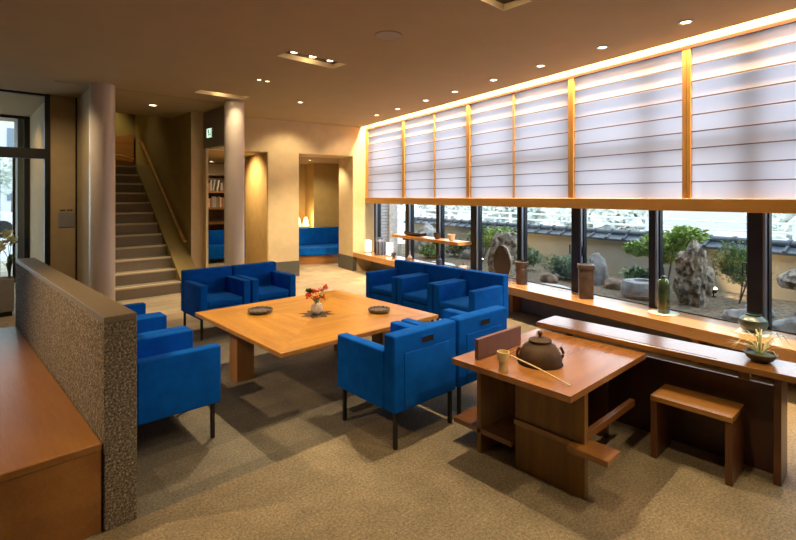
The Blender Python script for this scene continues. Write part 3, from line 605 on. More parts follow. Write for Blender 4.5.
# rocks
def rockobj(name, x, y, z, args, m, label, rz=0.0):
    o = MB().rock(*args).build(name, m, loc=W(x, y, z), rot=rz-TH, angle=60); return tag(o, label, 'rock', 'garden rocks')
rockobj('standing_rock', 5.80, 2.95, 0.56, (0.16, 0.17, 0.40, 0.42, 1.9, 3, 5), M['rock'], 'tall craggy standing rock in the garden, right of the green bottle', 0.4)
rockobj('standing_rock', 5.38, 5.55, 0.50, (0.24, 0.27, 0.47, 0.28, 1.4, 8, 5), M['rock'], 'broad grey-brown standing rock behind the dark oval tray', 0.2)
rockobj('standing_rock', 6.05, 4.42, 0.38, (0.13, 0.15, 0.30, 0.18, 1.5, 5, 4), M['rock_grey'], 'small rounded pale standing rock behind the square brown vase')
rockobj('standing_rock', 6.2, 8.9, 0.45, (0.25, 0.35, 0.45, 0.35, 1.6, 12, 4), M['rock_grey'], 'dark grey pointed rock behind the boat-shaped tray')
for k, (x, y, s, lb) in enumerate(((5.95, 4.05, 0.11, 'small reddish rock left of the stone basin'), (6.1, 3.85, 0.09, 'smallest reddish rock touching the basin'), (5.9, 2.35, 0.10, 'small grey rock left of the stone lantern'), (5.35, 2.25, 0.13, 'grey rock below the stone lantern, left'), (5.2, 1.75, 0.16, 'big grey rock at the foot of the stone lantern'), (5.75, 1.45, 0.20, 'rock behind the stone lantern'), (5.6, 4.9, 0.10, 'low reddish rock behind the cylinder vase'), (6.3, 7.6, 0.16, 'grey rock under the hanging shelf'))):
    rockobj('garden_rock', x, y, 0.25+s*0.4, (s, s*1.3, s*0.8, 0.3, 1.8, 20+k, 3), M['rock_red'] if k in (0, 1, 6) else M['rock_grey'], lb)
for k, (x, y, s, lb) in enumerate(((5.08, 5.25, 0.2, 'pale flat stepping stone behind the oval tray'), (5.15, 4.45, 0.22, 'pale flat stepping stone behind the cylinder vase'), (5.2, 7.1, 0.25, 'pale flat stepping stone below the hanging shelf'))):
    o = MB().rock(s, s*1.5, 0.05, 0.2, 1.3, 50+k, 3).build('stepping_stone', M['white_clay'], loc=W(x, y, 0.26), rot=-TH); tag(o, lb, 'stone', 'stepping stones')
t = thing('stone_basin', 'low round grey stone water basin in the garden', 'basin', W(5.72, 3.52, 0.25), wall=True)
MB().lathe([(0, 0), (0.20, 0), (0.245, 0.05), (0.25, 0.13), (0.22, 0.20), (0.15, 0.215), (0.10, 0.21), (0.085, 0.15), (0, 0.13)], 36).build('bowl', M['rock_grey'], t)
MB().lathe([(0, 0.185), (0.095, 0.185)], 24).build('water', M['facade_dark'], t)
t = thing('stone_lantern', 'stone garden lantern with wide cap behind the teal pot', 'lantern', W(5.50, 1.75, 0.25), wall=True)
MB().rock(0.15, 0.15, 0.20, 0.25, 1.8, 61, 4, M=T(0, 0, 0.12)).build('pedestal', M['rock_grey'], t)
MB().lathe([(0.06, 0.22), (0.075, 0.25), (0.075, 0.36), (0.10, 0.425)], 6).build('fire_box', M['rock'], t)
MB().rock(0.27, 0.27, 0.17, 0.12, 2.2, 62, 4, flat=0.12, M=T(0, 0, 0.44)).build('cap', M['rock'], t)
# plants
def shrub(name, x, y, z, rad, n, size, m, label, stem=0.0, seed=1, extra=(), up=0.3, long=2.0):
    if stem:
        t = thing(name, label, 'plant', W(x, y, 0.25), wall=True, group='garden plants')
        rnd = random.Random(seed); tb = MB()
        for k in range(5):
            a = rnd.random()*2*PI; e = Vector((math.cos(a)*rad[0]*0.7, math.sin(a)*rad[1]*0.7, z+rnd.uniform(-0.3, 0.4)*rad[2]))
            tb.tube([(0, 0, 0), (e.x*0.3+0.02*k, e.y*0.3, e.z*0.5), tuple(e)], [stem, stem*0.7, stem*0.3], 6)
        tb.build('stem', M['bark'], t); fb = MB(); fb.leaves((0, 0, z), rad, n, size, seed, 0.3, up, long)
        for j, (dx, dy, dz, s) in enumerate(extra): fb.leaves((dx, dy, z+dz), tuple(q*s for q in rad), int(n*s), size, seed+j+1, 0.3, up, long)
        fb.build('foliage', m, t, smooth=False); return t
    o = MB().leaves((0, 0, z), rad, n, size, seed, 0.3, up, long).build(name, m, loc=W(x, y, 0.25), rot=-TH, smooth=False)
    return tag(o, label, 'plant', 'garden plants')
shrub('maple_shrub', 6.2, 3.5, 0.64, (0.32, 0.36, 0.18), 1700, 0.06, M['leaf_bright'], 'bright green layered shrub left of the tall rock', 0.014, 3, ((0.05, -0.25, 0.12, 0.7), (-0.05, 0.35, -0.10, 0.6), (0.1, 0.1, -0.2, 0.5)))
shrub('pine_shrub', 6.35, 2.72, 0.45, (0.26, 0.34, 0.30), 2600, 0.06, M['leaf'], 'needle-leaved shrub glowing beside the garden spotlight', 0.010, 5, (), 0.8, 5)
shrub('round_shrub', 6.35, 1.30, 0.55, (0.3, 0.3, 0.22), 600, 0.05, M['leaf_dark'], 'dark shrub behind the stone lantern', 0.012, 6)
shrub('sage_shrub', 6.0, 4.85, 0.17, (0.28, 0.52, 0.20), 3000, 0.085, M['leaf_sage'], 'low spreading sage-green grasses behind the cylinder vase', 0, 7, (), 0.9, 6)
shrub('sage_shrub', 6.2, 5.85, 0.20, (0.22, 0.30, 0.18), 1500, 0.085, M['leaf_sage'], 'low sage-green grasses beside the broad rock', 0, 8, (), 0.9, 6)
shrub('low_shrub', 6.4, 3.95, 0.13, (0.22, 0.32, 0.15), 1800, 0.05, M['leaf'], 'low green ground plants behind the stone basin', 0, 9)
shrub('camellia_shrub', 5.95, 6.25, 0.52, (0.30, 0.42, 0.26), 1800, 0.06, M['leaf_bright'], 'bright leafy shrub left of the broad rock', 0.014, 10)
shrub('camellia_shrub', 6.35, 7.2, 0.45, (0.35, 0.45, 0.27), 1800, 0.06, M['leaf'], 'leafy shrub behind the right end of the hanging shelf', 0.014, 11)
shrub('low_shrub', 5.7, 8.0, 0.14, (0.3, 0.45, 0.16), 1000, 0.07, M['leaf'], 'dark ground plants below the hanging shelf', 0, 12)
shrub('low_shrub', 6.3, 7.9, 0.2, (0.3, 0.5, 0.22), 900, 0.07, M['leaf_dark'], 'dark shrub behind the boat-shaped tray', 0, 13)
for (x, y), lb in (((6.50, 3.07), 'small glowing garden spotlight right of the tall rock'), ((5.93, 6.77), 'small glowing garden spotlight left of the broad rock')):
    t = thing('garden_spotlight', lb, 'spotlight', W(x, y, 0.25), wall=True, group='garden spotlights')
    MB().lathe([(0, 0), (0.03, 0), (0.03, 0.01), (0.008, 0.012), (0.008, 0.05)], 16).build('stake', M['black'], t)
    MB().lathe([(0, 0.05), (0.035, 0.05), (0.045, 0.10), (0.042, 0.10)], 20).build('housing', M['black'], t)
    MB().rock(0.04, 0.04, 0.022, 0, 1, 0, 2, M=T(0, 0, 0.105)).build('lens', M['lamp_on'], t)
# street through the entrance
t = thing('parked_car', 'white parked car with red tail lamp seen through the entrance glass', 'car', (0.0, 24.0, -0.02))
pf = [(-2.1, 0.25), (-2.15, 0.75), (-1.95, 1.0), (-1.55, 1.42), (0.5, 1.45), (1.2, 1.0), (2.1, 0.85), (2.15, 0.3)]
bm = bmesh.new(); vs = [bm.verts.new((x, -0.85, z)) for x, z in pf]; f = bm.faces.new(vs); r = bmesh.ops.extrude_face_region(bm, geom=[f]); bmesh.ops.translate(bm, vec=(0, 1.7, 0), verts=[q for q in r['geom'] if isinstance(q, bmesh.types.BMVert)]); bmesh.ops.recalc_face_normals(bm, faces=bm.faces); bmesh.ops.bevel(bm, geom=bm.edges[:], offset=0.06, segments=3, affect='EDGES')
MB().add(bm).build('body', M['car_white'], t)
bm = bmesh.new(); vs = [bm.verts.new((x, -0.87, z)) for x, z in ((-1.75, 1.0), (-1.45, 1.36), (0.4, 1.38), (0.95, 1.0))]; f = bm.faces.new(vs); r = bmesh.ops.extrude_face_region(bm, geom=[f]); bmesh.ops.translate(bm, vec=(0, 0.03, 0), verts=[q for q in r['geom'] if isinstance(q, bmesh.types.BMVert)]); bmesh.ops.recalc_face_normals(bm, faces=bm.faces)
MB().add(bm).build('side_window', M['facade_dark'], t, smooth=False)
MB().box(1.75, 2.12, -0.88, -0.80, 0.62, 0.80, 0.01).build('tail_lamp', M['car_red'], t)
for x in (-1.35, 1.3):
    MB().tube([(x, -0.88, 0.32), (x, -0.70, 0.32)], 0.32, 24).build('wheel', M['black'], t)
t = thing('street_house', 'pale building with dark window bands beyond the parked car', 'building', (-1.5, 34, 0))
MB().box(-8, 6, 0, 5, 0, 7).build('facade', M['facade'], t, smooth=False)
for z in (1.3, 4.0):
    for k in range(5): MB().box(-7.2+k*2.7, -5.3+k*2.7, -0.05, 0, z, z+1.3).build('window', M['facade_dark'], t, smooth=False)
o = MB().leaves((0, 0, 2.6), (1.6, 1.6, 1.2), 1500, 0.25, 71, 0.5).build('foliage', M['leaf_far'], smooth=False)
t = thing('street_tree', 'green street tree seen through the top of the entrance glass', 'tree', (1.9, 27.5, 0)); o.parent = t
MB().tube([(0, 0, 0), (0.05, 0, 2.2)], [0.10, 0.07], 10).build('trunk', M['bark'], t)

# planter with orchids
t = thing('planter_box', 'grey rectangular planter on the entrance floor', 'planter', (0.17, 7.88, 0))
MB().box(-0.42, 0.38, -0.14, 0.14, 0.06, 0.47, 0.006).build('box', M['planter'], t); MB().box(-0.40, 0.36, -0.12, 0.12, 0, 0.06).build('plinth', M['black'], t)
MB().box(-0.40, 0.36, -0.12, 0.12, 0.465, 0.475).build('soil', M['bark'], t)
for k, (x, mname, lb) in enumerate(((-0.14, 'leaf_dark', 'dark-leaved orchid at the left of the grey planter'), (0.24, 'leaf_pale', 'pale yellow-green orchid at the right of the grey planter'), (0.05, 'leaf_dark', 'orchid with pink buds in the middle of the planter'))):
    t = thing('potted_orchid', lb, 'plant', (0.17+x+0.1, 7.86, 0.475), group='orchids in the planter'); rnd = random.Random(k+5)
    b = MB()
    for j in range(9):
        a = rnd.random()*2*PI; L = rnd.uniform(0.05, 0.13); h = rnd.uniform(0.12, 0.34)
        b.blade([(0, 0, 0), (math.cos(a)*L*0.3, math.sin(a)*L*0.3, h*0.7), (math.cos(a)*L*0.7, math.sin(a)*L*0.7, h), (math.cos(a)*L, math.sin(a)*L, h*0.8)], 0.02)
    b.build('leaf', M['leaf_dark'], t)
    b = MB(); fl = MB()
    for j in range(3):
        a = rnd.random()*2*PI; h = rnd.uniform(0.42, 0.58); b.tube([(0, 0, 0), (0.02*math.cos(a), 0.02*math.sin(a), h*0.6), (0.10*math.cos(a), 0.08*math.sin(a), h)], 0.004, 6)
        fl.leaves((0.08*math.cos(a), 0.07*math.sin(a), h-0.05), (0.06, 0.06, 0.11), 46, 0.05, k*10+j, 0.2, 0.2, 1.3)
    b.build('stem', M['leaf'], t); fl.build('blossom', M['leaf_pale'] if k == 1 else (M['white_clay'] if k == 2 else M['leaf']), t)

# ================================================================ REAR ROOMS
t = thing('bookcase', 'brown wooden bookcase with books beyond the opening, left of the round column', 'bookcase', W(2.35, 12.35, 0), wall=True)
b = MB(); b.box(-0.85, 0.58, 0.14, 0.24, 0, 2.05); b.box(-0.85, -0.82, -0.14, 0.14, 0, 2.05); b.box(0.55, 0.58, -0.14, 0.14, 0, 2.05); b.box(-0.82, 0.55, -0.14, 0.14, 2.02, 2.05)
b.build('carcass', M['dark_wood_z'], t, smooth=False)
for z in (0.45, 0.84, 1.20, 1.60): MB().box(-0.82, 0.55, -0.15, 0.14, z, z+0.05).build('shelf', M['case_wood'], t, smooth=False)
rnd = random.Random(3)
for z, rn in ((1.651, 'upper'), (1.251, 'lower')):
    x = 1.80
    while x < 2.85:
        wd = rnd.uniform(0.025, 0.05); h = rnd.uniform(0.19, 0.27); tl = rnd.choice([0, 0, 0, 0.14]) if rn == 'upper' else 0
        b = MB().box(-wd/2, wd/2, -0.08, 0.08, 0, h, M=T(0, 0, 0.004 if tl else 0, ry=tl))
        o = b.build('book', M[rnd.choice(['book_a', 'book_a', 'book_b', 'book_c', 'book_d'])], loc=W(x+wd/2, 12.30, z), rot=-TH, smooth=False)
        tag(o, 'book standing in the %s row of books in the bookcase' % rn, 'book', 'books in the %s row' % rn)
        x += wd+0.006+(0.05 if tl else 0)
t = thing('library_sofa', 'blue sofa in front of the bookcase, partly hidden by the round column', 'sofa', W(2.40, 11.65, 0), wall=True)
MB().box(-0.45, 0.5, -0.25, 0.25, 0.10, 0.40, 0.02, 2).build('seat', M['blue'], t); MB().box(-0.36, 0.5, 0.14, 0.25, 0.40, 0.72, 0.02, 2).build('backrest', M['blue'], t)
for x in (-0.4, 0.44):
    for y in (-0.2, 0.2): MB().box(x-0.015, x+0.015, y-0.015, y+0.015, 0, 0.10).build('leg', M['black'], t)
# curved niche sofa
t = thing('curved_sofa', 'curved blue sofa in the ochre niche behind the back wall', 'sofa', W(4.30, 10.55, 0), wall=True)
def arcpoly(x0, x1, yb, bulge, yo, n=18):
    return [(x0+(x1-x0)*k/n, yo-bulge*math.sin(PI*k/n)**0.7) for k in range(n+1)]+[(x1, yb), (x0, yb)]
MB().prism(arcpoly(-1.05, 1.0, 0.50, 0.55, 0.0), 0.20, 0.36, 0.02).build('seat', M['blue'], t)
MB().prism(arcpoly(-1.02, 0.97, 0.50, 0.50, 0.04), 0.0, 0.20).build('base', M['case_wood'], t)
MB().box(-1.05, 1.0, 0.40, 0.52, 0.36, 0.76, 0.03, 3).build('backrest', M['blue'], t)
struct(MB().box(3.16, 4.38, 11.12, 11.74, 0, 0.73).build('trim_9', M['case_wood'], wall=True, smooth=False))
for k, (x, lb) in enumerate(((4.03, 'left glowing tapered lamp behind the curved sofa'), (4.23, 'right glowing tapered lamp behind the curved sofa'))):
    t = thing('table_lamp', lb, 'lamp', W(x, 11.30, 0.731), wall=True, group='lamps behind the curved sofa')
    MB().lathe([(0, 0), (0.05, 0), (0.05, 0.02), (0.01, 0.03), (0.01, 0.06)], 20).build('base', M['black'], t)
    MB().lathe([(0.085, 0.05), (0.055, 0.20), (0.03, 0.27), (0, 0.28)], 24).build('lamp_shade', M['lantern_on'], t)
    point('table_lamp_light', W(x, 11.18, 0.95), 9, 0.06, WARM2)

# ================================================================ FURNITURE
# stone partition and wooden bench at the left
t = thing('stone_partition', 'low rough stone partition wall beside the wooden bench', 'partition', (0.557, 2.467, 0), rot=math.radians(2.1))
MB().box(-0.067, 0.067, 0, 2.86, 0, 0.93, 0.004).build('slab', M['hammered'], t)
MB().box(-0.067, 0.067, 0, 2.86, 0.9305, 0.962, 0.003).build('cap', M['honed'], t)
t = thing('wooden_bench', 'wide solid wooden bench against the stone partition', 'bench', (-0.55, 2.44, 0), rot=math.radians(2.1))
MB().box(-1.6, 1.035, 0, 2.75, 0.365, 0.40, 0.004).build('seat', M['bench'], t); MB().box(-1.6, 1.032, 0.004, 2.74, 0.0, 0.3645).build('front_panel', M['bench'], t, smooth=False)

# large square table
t = thing('square_table', 'large low square honey-wood table amid the blue armchairs', 'table', (2.275, 3.51, 0))
MB().box(-0.745, 0.745, -0.745, 0.745, 0.468, 0.50, 0.003).build('tabletop', M['veneer'], t)
for x, y in ((-0.53, 0.29), (0.52, -0.29), (0.52, 0.29)): MB().box(x-0.075, x+0.075, y-0.075, y+0.075, 0, 0.43, 0.003).build('leg', M['leg_wood'], t)
b = MB(); b.box(-0.60, 0.60, -0.06, 0.06, 0.40, 0.467); b.box(-0.575, -0.485, -0.35, 0.35, 0.43, 0.467); b.box(0.475, 0.565, -0.35, 0.35, 0.43, 0.467); b.build('frame', M['leg_wood'], t, smooth=False)
# vase with flowers
t = thing('flower_vase', 'round white speckled vase of orange-red flowers on the square table', 'vase', (2.275, 3.49, 0.5015))
MB().lathe([(0, 0), (0.025, 0), (0.048, 0.025), (0.052, 0.05), (0.042, 0.082), (0.02, 0.097), (0.018, 0.10), (0.014, 0.096), (0, 0.09)], 28).build('body', surf('speckled_white', (0.80, 0.74, 0.70), (0.35, 0.08, 0.07), 22, 0.35, lo=0.36, hi=0.42), t)
b = MB(); f1 = MB(); f2 = MB(); rnd = random.Random(11)
for k in range(12):
    a = rnd.random()*2*PI; L = rnd.uniform(0.03, 0.11); h = rnd.uniform(0.12, 0.21); e = (math.cos(a)*L, math.sin(a)*L, h)
    b.tube([(0, 0, 0.09), (e[0]*0.4, e[1]*0.4, h*0.7), e], 0.0018, 5)
    (f1 if k % 3 else f2).leaves(e, (0.022, 0.022, 0.02), 26, 0.022, k, 0.1, 0.2, 1.3)
f1.leaves((-0.03, 0.02, 0.19), (0.045, 0.04, 0.03), 80, 0.022, 77, 0.1, 0.2, 1.3)
b.build('stem', M['leaf'], t); f1.build('blossom', M['red_petal'], t); f2.build('leaf', M['leaf'], t)
b = MB(); pts = []
for k in range(16):
    r = 0.155 if k % 2 == 0 else 0.09; pts.append((r*math.cos(PI*k/8), r*math.sin(PI*k/8)))
b.prism(pts, 0, 0.0013); tag(b.build('vase_mat', M['dark_mat'], loc=(2.275, 3.49, 0.50), smooth=False), 'dark star-shaped mat under the flower vase', 'mat')
for (x, y, r, lb) in ((1.94, 3.86, 0.105, 'dark round dish near the left corner of the square table'), (2.71, 3.18, 0.095, 'dark round dish near the right corner of the square table')):
    t = thing('stone_dish', lb, 'dish', (x, y, 0.50), group='dishes on the square table')
    MB().lathe([(0, 0), (r*0.8, 0), (r, 0.018), (r, 0.03), (r*0.9, 0.032), (r*0.8, 0.018), (0, 0.016)], 36).build('bowl', M['dish'], t)
    b = MB()
    for k in range(14): b.rock(r*0.10, r*0.10, 0.005, 0.1, 1, k, 1, M=T(r*0.93*math.cos(2*PI*k/14), r*0.93*math.sin(2*PI*k/14), 0.032))
    b.build('rim_beading', M['dish'], t)

# armchairs
def make_chair():
    t = thing('armchair', 'x', 'armchair', (0, 0, 0)); hw = 0.279
    MB().box(-hw, hw, -0.285, -0.185, 0.22, 0.68, 0.018, 3).build('backrest', M['blue'], t)
    for s in (-1, 1):
        x0, x1 = sorted((s*hw, s*(hw-0.082)))
        MB().box(x0, x1, -0.184, 0.292, 0.22, 0.575, 0.016, 3).build('armrest', M['blue'], t)
    MB().box(-0.196, 0.196, -0.184, 0.28, 0.222, 0.325, 0.006, 2).build('seat_base', M['blue'], t)
    MB().box(-0.194, 0.194, -0.183, 0.284, 0.327, 0.405, 0.026, 4).build('seat_cushion', M['blue'], t)
    MB().box(-0.20, 0.20, -0.290, -0.284, 0.235, 0.565, 0.0025, 2).build('back_panel', M['blue'], t)
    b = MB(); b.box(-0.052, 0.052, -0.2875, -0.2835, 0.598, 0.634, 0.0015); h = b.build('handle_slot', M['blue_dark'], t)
    b = MB(); b.box(-0.056, 0.056, -0.289, -0.284, 0.634, 0.638); b.box(-0.056, 0.056, -0.289, -0.284, 0.594, 0.598); b.box(-0.056, -0.052, -0.289, -0.284, 0.598, 0.634); b.box(0.052, 0.056, -0.289, -0.284, 0.598, 0.634); b.build('slot_trim', M['blue'], h)
    for x in (-0.245, 0.245):
        for y in (-0.255, 0.25): MB().box(x-0.011, x+0.011, y-0.011, y+0.011, 0, 0.221, 0.001).build('leg', M['black'], t)
    return t
proto = make_chair()
CH = []
for k, u in enumerate((2.170, 2.755)): CH.append((u, 2.365, 0.0, ['left blue armchair with its back to the camera, before the square table', 'blue velvet armchair with its back to the camera, beside the tea table'][k], 'armchairs before the near side of the table'))
for k, u in enumerate((2.14, 2.715)): CH.append((u, 5.33, PI, ['blue velvet armchair beyond the table, nearer the stairs', 'blue velvet armchair beyond the table, right one, near the back wall'][k], 'armchairs beyond the far side of the table'))
for k, v in enumerate((3.23, 3.795, 4.36)): CH.append((0.93, v, -PI/2, ['nearest blue velvet armchair behind the stone partition, showing its whole side', 'middle blue velvet armchair behind the stone partition', 'farthest blue velvet armchair behind the stone partition'][k], 'armchairs along the stone partition'))
for k, v in enumerate((3.215, 3.785, 4.355)): CH.append((4.02, v, PI/2, ['blue velvet armchair by the window ledge, nearest of the three', 'middle of the three blue velvet armchairs by the window ledge', 'farthest of the three blue velvet armchairs by the window ledge'][k], 'armchairs along the window ledge'))
for k, (x, y, r, lb, g) in enumerate(CH):
    o = proto if k == 0 else copy_tree(proto)
    o.location = (x, y, 0); o.rotation_euler = (0, 0, r); o['label'] = lb; o['group'] = g

# tea table
t = thing('tea_table', 'reddish wooden tea ceremony table with kettle well and low shelf', 'table', (2.13, 1.11, 0))
bm = bmesh.new()      # top with a round well
N = 48; cx, cy, R = 0.31, 0.345, 0.125; Lx, Ly = 0.93, 0.735
inner = [(cx+R*math.cos(2*PI*k/N), cy+R*math.sin(2*PI*k/N)) for k in range(N)]
def toedge(a):
    dx, dy = math.cos(a), math.sin(a); ts = []
    if dx > 1e-9: ts.append((Lx-cx)/dx)
    if dx < -1e-9: ts.append(-cx/dx)
    if dy > 1e-9: ts.append((Ly-cy)/dy)
    if dy < -1e-9: ts.append(-cy/dy)
    k = min(ts); return (cx+dx*k, cy+dy*k)
angs = [2*PI*k/N for k in range(N)]+[math.atan2(y-cy, x-cx) % (2*PI) for x in (0, Lx) for y in (0, Ly)]
angs = sorted(set(angs)); iv = []; ov = []
for a in angs:
    iv.append(bm.verts.new((cx+R*math.cos(a), cy+R*math.sin(a), 0.528))); e = toedge(a); ov.append(bm.verts.new((e[0], e[1], 0.528)))
for k in range(len(angs)):
    j = (k+1) % len(angs); bm.faces.new((iv[k], ov[k], ov[j], iv[j]))
r = bmesh.ops.extrude_face_region(bm, geom=bm.faces[:]); bmesh.ops.translate(bm, vec=(0, 0, 0.032), verts=[q for q in r['geom'] if isinstance(q, bmesh.types.BMVert)]); bmesh.ops.recalc_face_normals(bm, faces=bm.faces)
MB().add(bm).build('tabletop', M['tea_top'], t, smooth=False)
MB().box(0.16, 0.20, 0.01, 0.41, 0, 0.527, 0.002).build('front_panel', M['cherry_z'], t)
MB().box(0.13, 0.80, 0.625, 0.655, 0, 0.527, 0.002).build('side_panel', M['cherry_z'], t)
MB().box(0.84, 0.87, 0.20, 0.655, 0, 0.527, 0.002).build('rear_panel', M['dark_wood_z'], t)
MB().prism([(0.13, 0.835), (0.13, 0.415), (0.21, 0.415), (0.21, 0.20), (0.50, 0.20), (0.50, 0.835)], 0.115, 0.145, 0.002).build('shelf', M['cherry_y'], t)
MB().prism([(0.145, 0.41), (0.145, 0.07), (0.092, 0.07), (0.092, -0.135), (0.237, -0.135), (0.237, 0.41)], 0.243, 0.272, 0.002).build('tongue_plank', M['cherry_y'], t)
MB().box(0.238, 0.90, 0.055, 0.085, 0.232, 0.272, 0.002).build('stretcher', M['cherry_x'], t)
MB().lathe([(0.122, 0.527), (0.122, 0.42), (0.10, 0.40), (0, 0.40)], 40, T(cx, cy, 0)).build('kettle_well', M['iron_dark'], t)
# kettle
t = thing('iron_kettle', 'round brown cast-iron tea kettle with lid and ring lugs, in the tea table', 'kettle', (2.13+cx, 1.11+cy, 0.402))
z0 = 0.0
MB().lathe([(0, 0.0), (0.06, 0.0), (0.095, 0.04), (0.112, 0.10), (0.118, 0.16), (0.119, 0.19), (0.112, 0.22), (0.090, 0.255), (0.062, 0.275), (0.056, 0.282), (0.048, 0.284), (0, 0.280)], 48).build('body', M['iron'], t)
l = MB().lathe([(0.064, 0.283), (0.064, 0.289), (0.045, 0.298), (0.012, 0.303), (0, 0.303)], 36).build('lid', M['iron'], t)
MB().lathe([(0.006, 0.300), (0.006, 0.312), (0.013, 0.320), (0.015, 0.328), (0.009, 0.336), (0, 0.338)], 20).build('knob', M['iron'], l)
for s in (-1, 1):
    ang = math.radians(42.7) if s < 0 else math.radians(42.7)
    dx, dy = math.cos(-ang)*s*0.112, math.sin(-ang)*s*0.112
    b = MB(); ring = [(dx*1.07+0.0*k, dy*1.07, 0) for k in range(1)]
    pts = [(dx*(1.03+0.14*math.sin(PI*k/8)), dy*(1.03+0.14*math.sin(PI*k/8)), 0.175+0.07*k/8) for k in range(9)]
    b.tube(pts, 0.008, 8); b.build('lug', M['iron'], t)
# ladle and lid rest
tr_ = tag(MB().lathe([(0, 0), (0.024, 0), (0.024, 0.05), (0.019, 0.05), (0.019, 0.006), (0, 0.006)], 24).build('lid_rest', M['bamboo'], loc=(2.19, 1.53, 0.56)), 'short bamboo lid rest under the ladle cup', 'lid rest')
t = thing('bamboo_ladle', 'pale bamboo ladle lying with its cup on the lid rest', 'ladle', (2.19, 1.53, 0.61))
MB().lathe([(0, 0.002), (0.032, 0.002), (0.034, 0.050), (0.030, 0.050), (0.028, 0.008), (0, 0.008)], 28, T(0, 0, 0, ry=0.0)).build('cup', M['bamboo'], t)
MB().tube([(0.018, -0.028, 0.034), (0.04, -0.19, -0.002), (0.052, -0.36, -0.046)], [0.0045, 0.004, 0.0045], 8).build('handle', M['bamboo'], t)
t = tag(MB().box(0, 0.44, -0.013, 0.013, 0, 0.115, 0.002).build('screen_board', M['mauve'], loc=(2.22, 1.735, 0.5605)), 'low mauve-brown wooden screen board standing on the far side of the tea table', 'screen board')

# long side counter with panel
t = thing('side_counter', 'long narrow reddish wooden counter behind the tea table and stool', 'counter', (3.05, 0, 0))
MB().box(0, 0.26, -0.5, 1.85, 0.577, 0.61, 0.002).build('top', M['cherry_y'], t)
MB().box(0.028, 0.032, 0.75, 1.72, 0.6095, 0.6110).build('groove', M['dark_wood_y'], t, smooth=False)
MB().box(0.09, 0.26, 0.48, 0.513, 0, 0.576, 0.002).build('leg', M['cherry_deep'], t)
MB().box(0.205, 0.23, 0.515, 1.80, 0, 0.475, 0.001).build('back_panel', M['dark_wood_z'], t)
MB().box(0.203, 0.214, 0.515, 1.80, 0.4755, 0.480).build('metal_strip', M['steel'], t, smooth=False)
for y in (0.66, 1.70): MB().box(0.19, 0.235, y-0.025, y+0.025, 0.4825, 0.576).build('spacer', M['cherry_z'], t, smooth=False)
MB().box(0.0, 0.26, -0.45, -0.42, 0, 0.576, 0.002).build('leg', M['cherry_z'], t)
# stool
t = thing('wooden_stool', 'small wooden stool of three boards tucked before the dark panel', 'stool', (2.95, 0.65, 0))
MB().box(0, 0.245, 0, 0.40, 0.328, 0.358, 0.002).build('seat', M['stool_top'], t)
for y in (0.0, 0.365): MB().box(0.002, 0.243, y+0.001, y+0.034, 0, 0.3275, 0.002).build('leg', M['cherry_deep'], t)
for x0, x1, y0, y1 in ((0.212, 0.217, 0.0, 0.40), (0.228, 0.231, 0.0, 0.40), (0.0, 0.212, 0.118, 0.1205), (0.0, 0.212, 0.285, 0.2875)): MB().box(x0, x1, y0+0.002, y1-0.0005, 0.3575, 0.3586).build('groove', M['dark_wood_y'], t, smooth=False)
# spider plant in bowl on the counter
t = thing('bowl_plant', 'dark shallow bowl of pale air plant leaves on the side counter', 'plant', (3.21, 0.58, 0.61))
MB().lathe([(0, 0), (0.04, 0), (0.062, 0.018), (0.078, 0.045), (0.074, 0.047), (0.055, 0.022), (0, 0.015)], 32).build('bowl', M['lacquer_face'], t)
MB().lathe([(0.068, 0.036), (0, 0.048)], 24).build('moss', M['leaf_dark'], t)
b = MB(); rnd = random.Random(4)
for k in range(34):
    a = rnd.random()*2*PI; L = rnd.uniform(0.08, 0.19); h = rnd.uniform(0.03, 0.12); dr = rnd.uniform(0.0, 0.07)
    b.blade([(0.01*math.cos(a), 0.01*math.sin(a), 0.04), (L*0.35*math.cos(a), L*0.35*math.sin(a), 0.04+h*0.8), (L*0.7*math.cos(a), L*0.7*math.sin(a), 0.04+h), (L*math.cos(a), L*math.sin(a), 0.04+h-dr)], 0.0055)
b.blade([(0, 0, 0.04), (-0.015, 0.0, 0.12), (-0.02, 0, 0.19)], 0.006)
b.build('leaf', M['leaf_pale'], t)

# ================================================================ ON THE LEDGE
LZ = 0.386
def sq_mat(x, y, s, m, label, rz=0.5):
    return tag(MB().box(-s, s, -s, s, 0, 0.003).build('display_mat', m, loc=W(x, y, LZ), rot=rz-TH, smooth=False), label, 'mat')
sq_mat(4.555, 1.85, 0.11, M['mat_white'], 'white square mat under the teal pot', 0.2)
t = thing('teal_pot', 'round squat teal-glazed pot on the ledge at the right', 'pot', W(4.555, 1.85, LZ+0.003), wall=True)
MB().lathe([(0, 0), (0.05, 0), (0.085, 0.03), (0.103, 0.07), (0.098, 0.105), (0.07, 0.132), (0.055, 0.138), (0.058, 0.152), (0.052, 0.154), (0.048, 0.138), (0, 0.13)], 48).build('body', M['teal'], t)
tag(MB().lathe([(0, 0), (0.13, 0), (0.135, 0.006), (0, 0.005)], 32).build('display_mat', M['mat_green'], loc=W(4.57, 2.60, LZ)), 'pale green round plate under the green bottle', 'mat')
t = thing('green_bottle', 'tall dark green glazed bottle with tiny neck on the ledge', 'bottle', W(4.57, 2.60, LZ+0.006), wall=True)
MB().lathe([(0, 0), (0.05, 0), (0.053, 0.01), (0.054, 0.27), (0.05, 0.30), (0.035, 0.322), (0.018, 0.328), (0.018, 0.345), (0.025, 0.352), (0.012, 0.354), (0, 0.34)], 36).build('body', M['green_glaze'], t)
t = thing('square_vase', 'square brown stoneware vase with flared top on the ledge', 'vase', W(4.54, 3.45, LZ), wall=True, rot=0.75)
MB().box(-0.074, 0.074, -0.074, 0.074, 0, 0.32, 0.006, 2).build('body', M['brown_clay'], t)
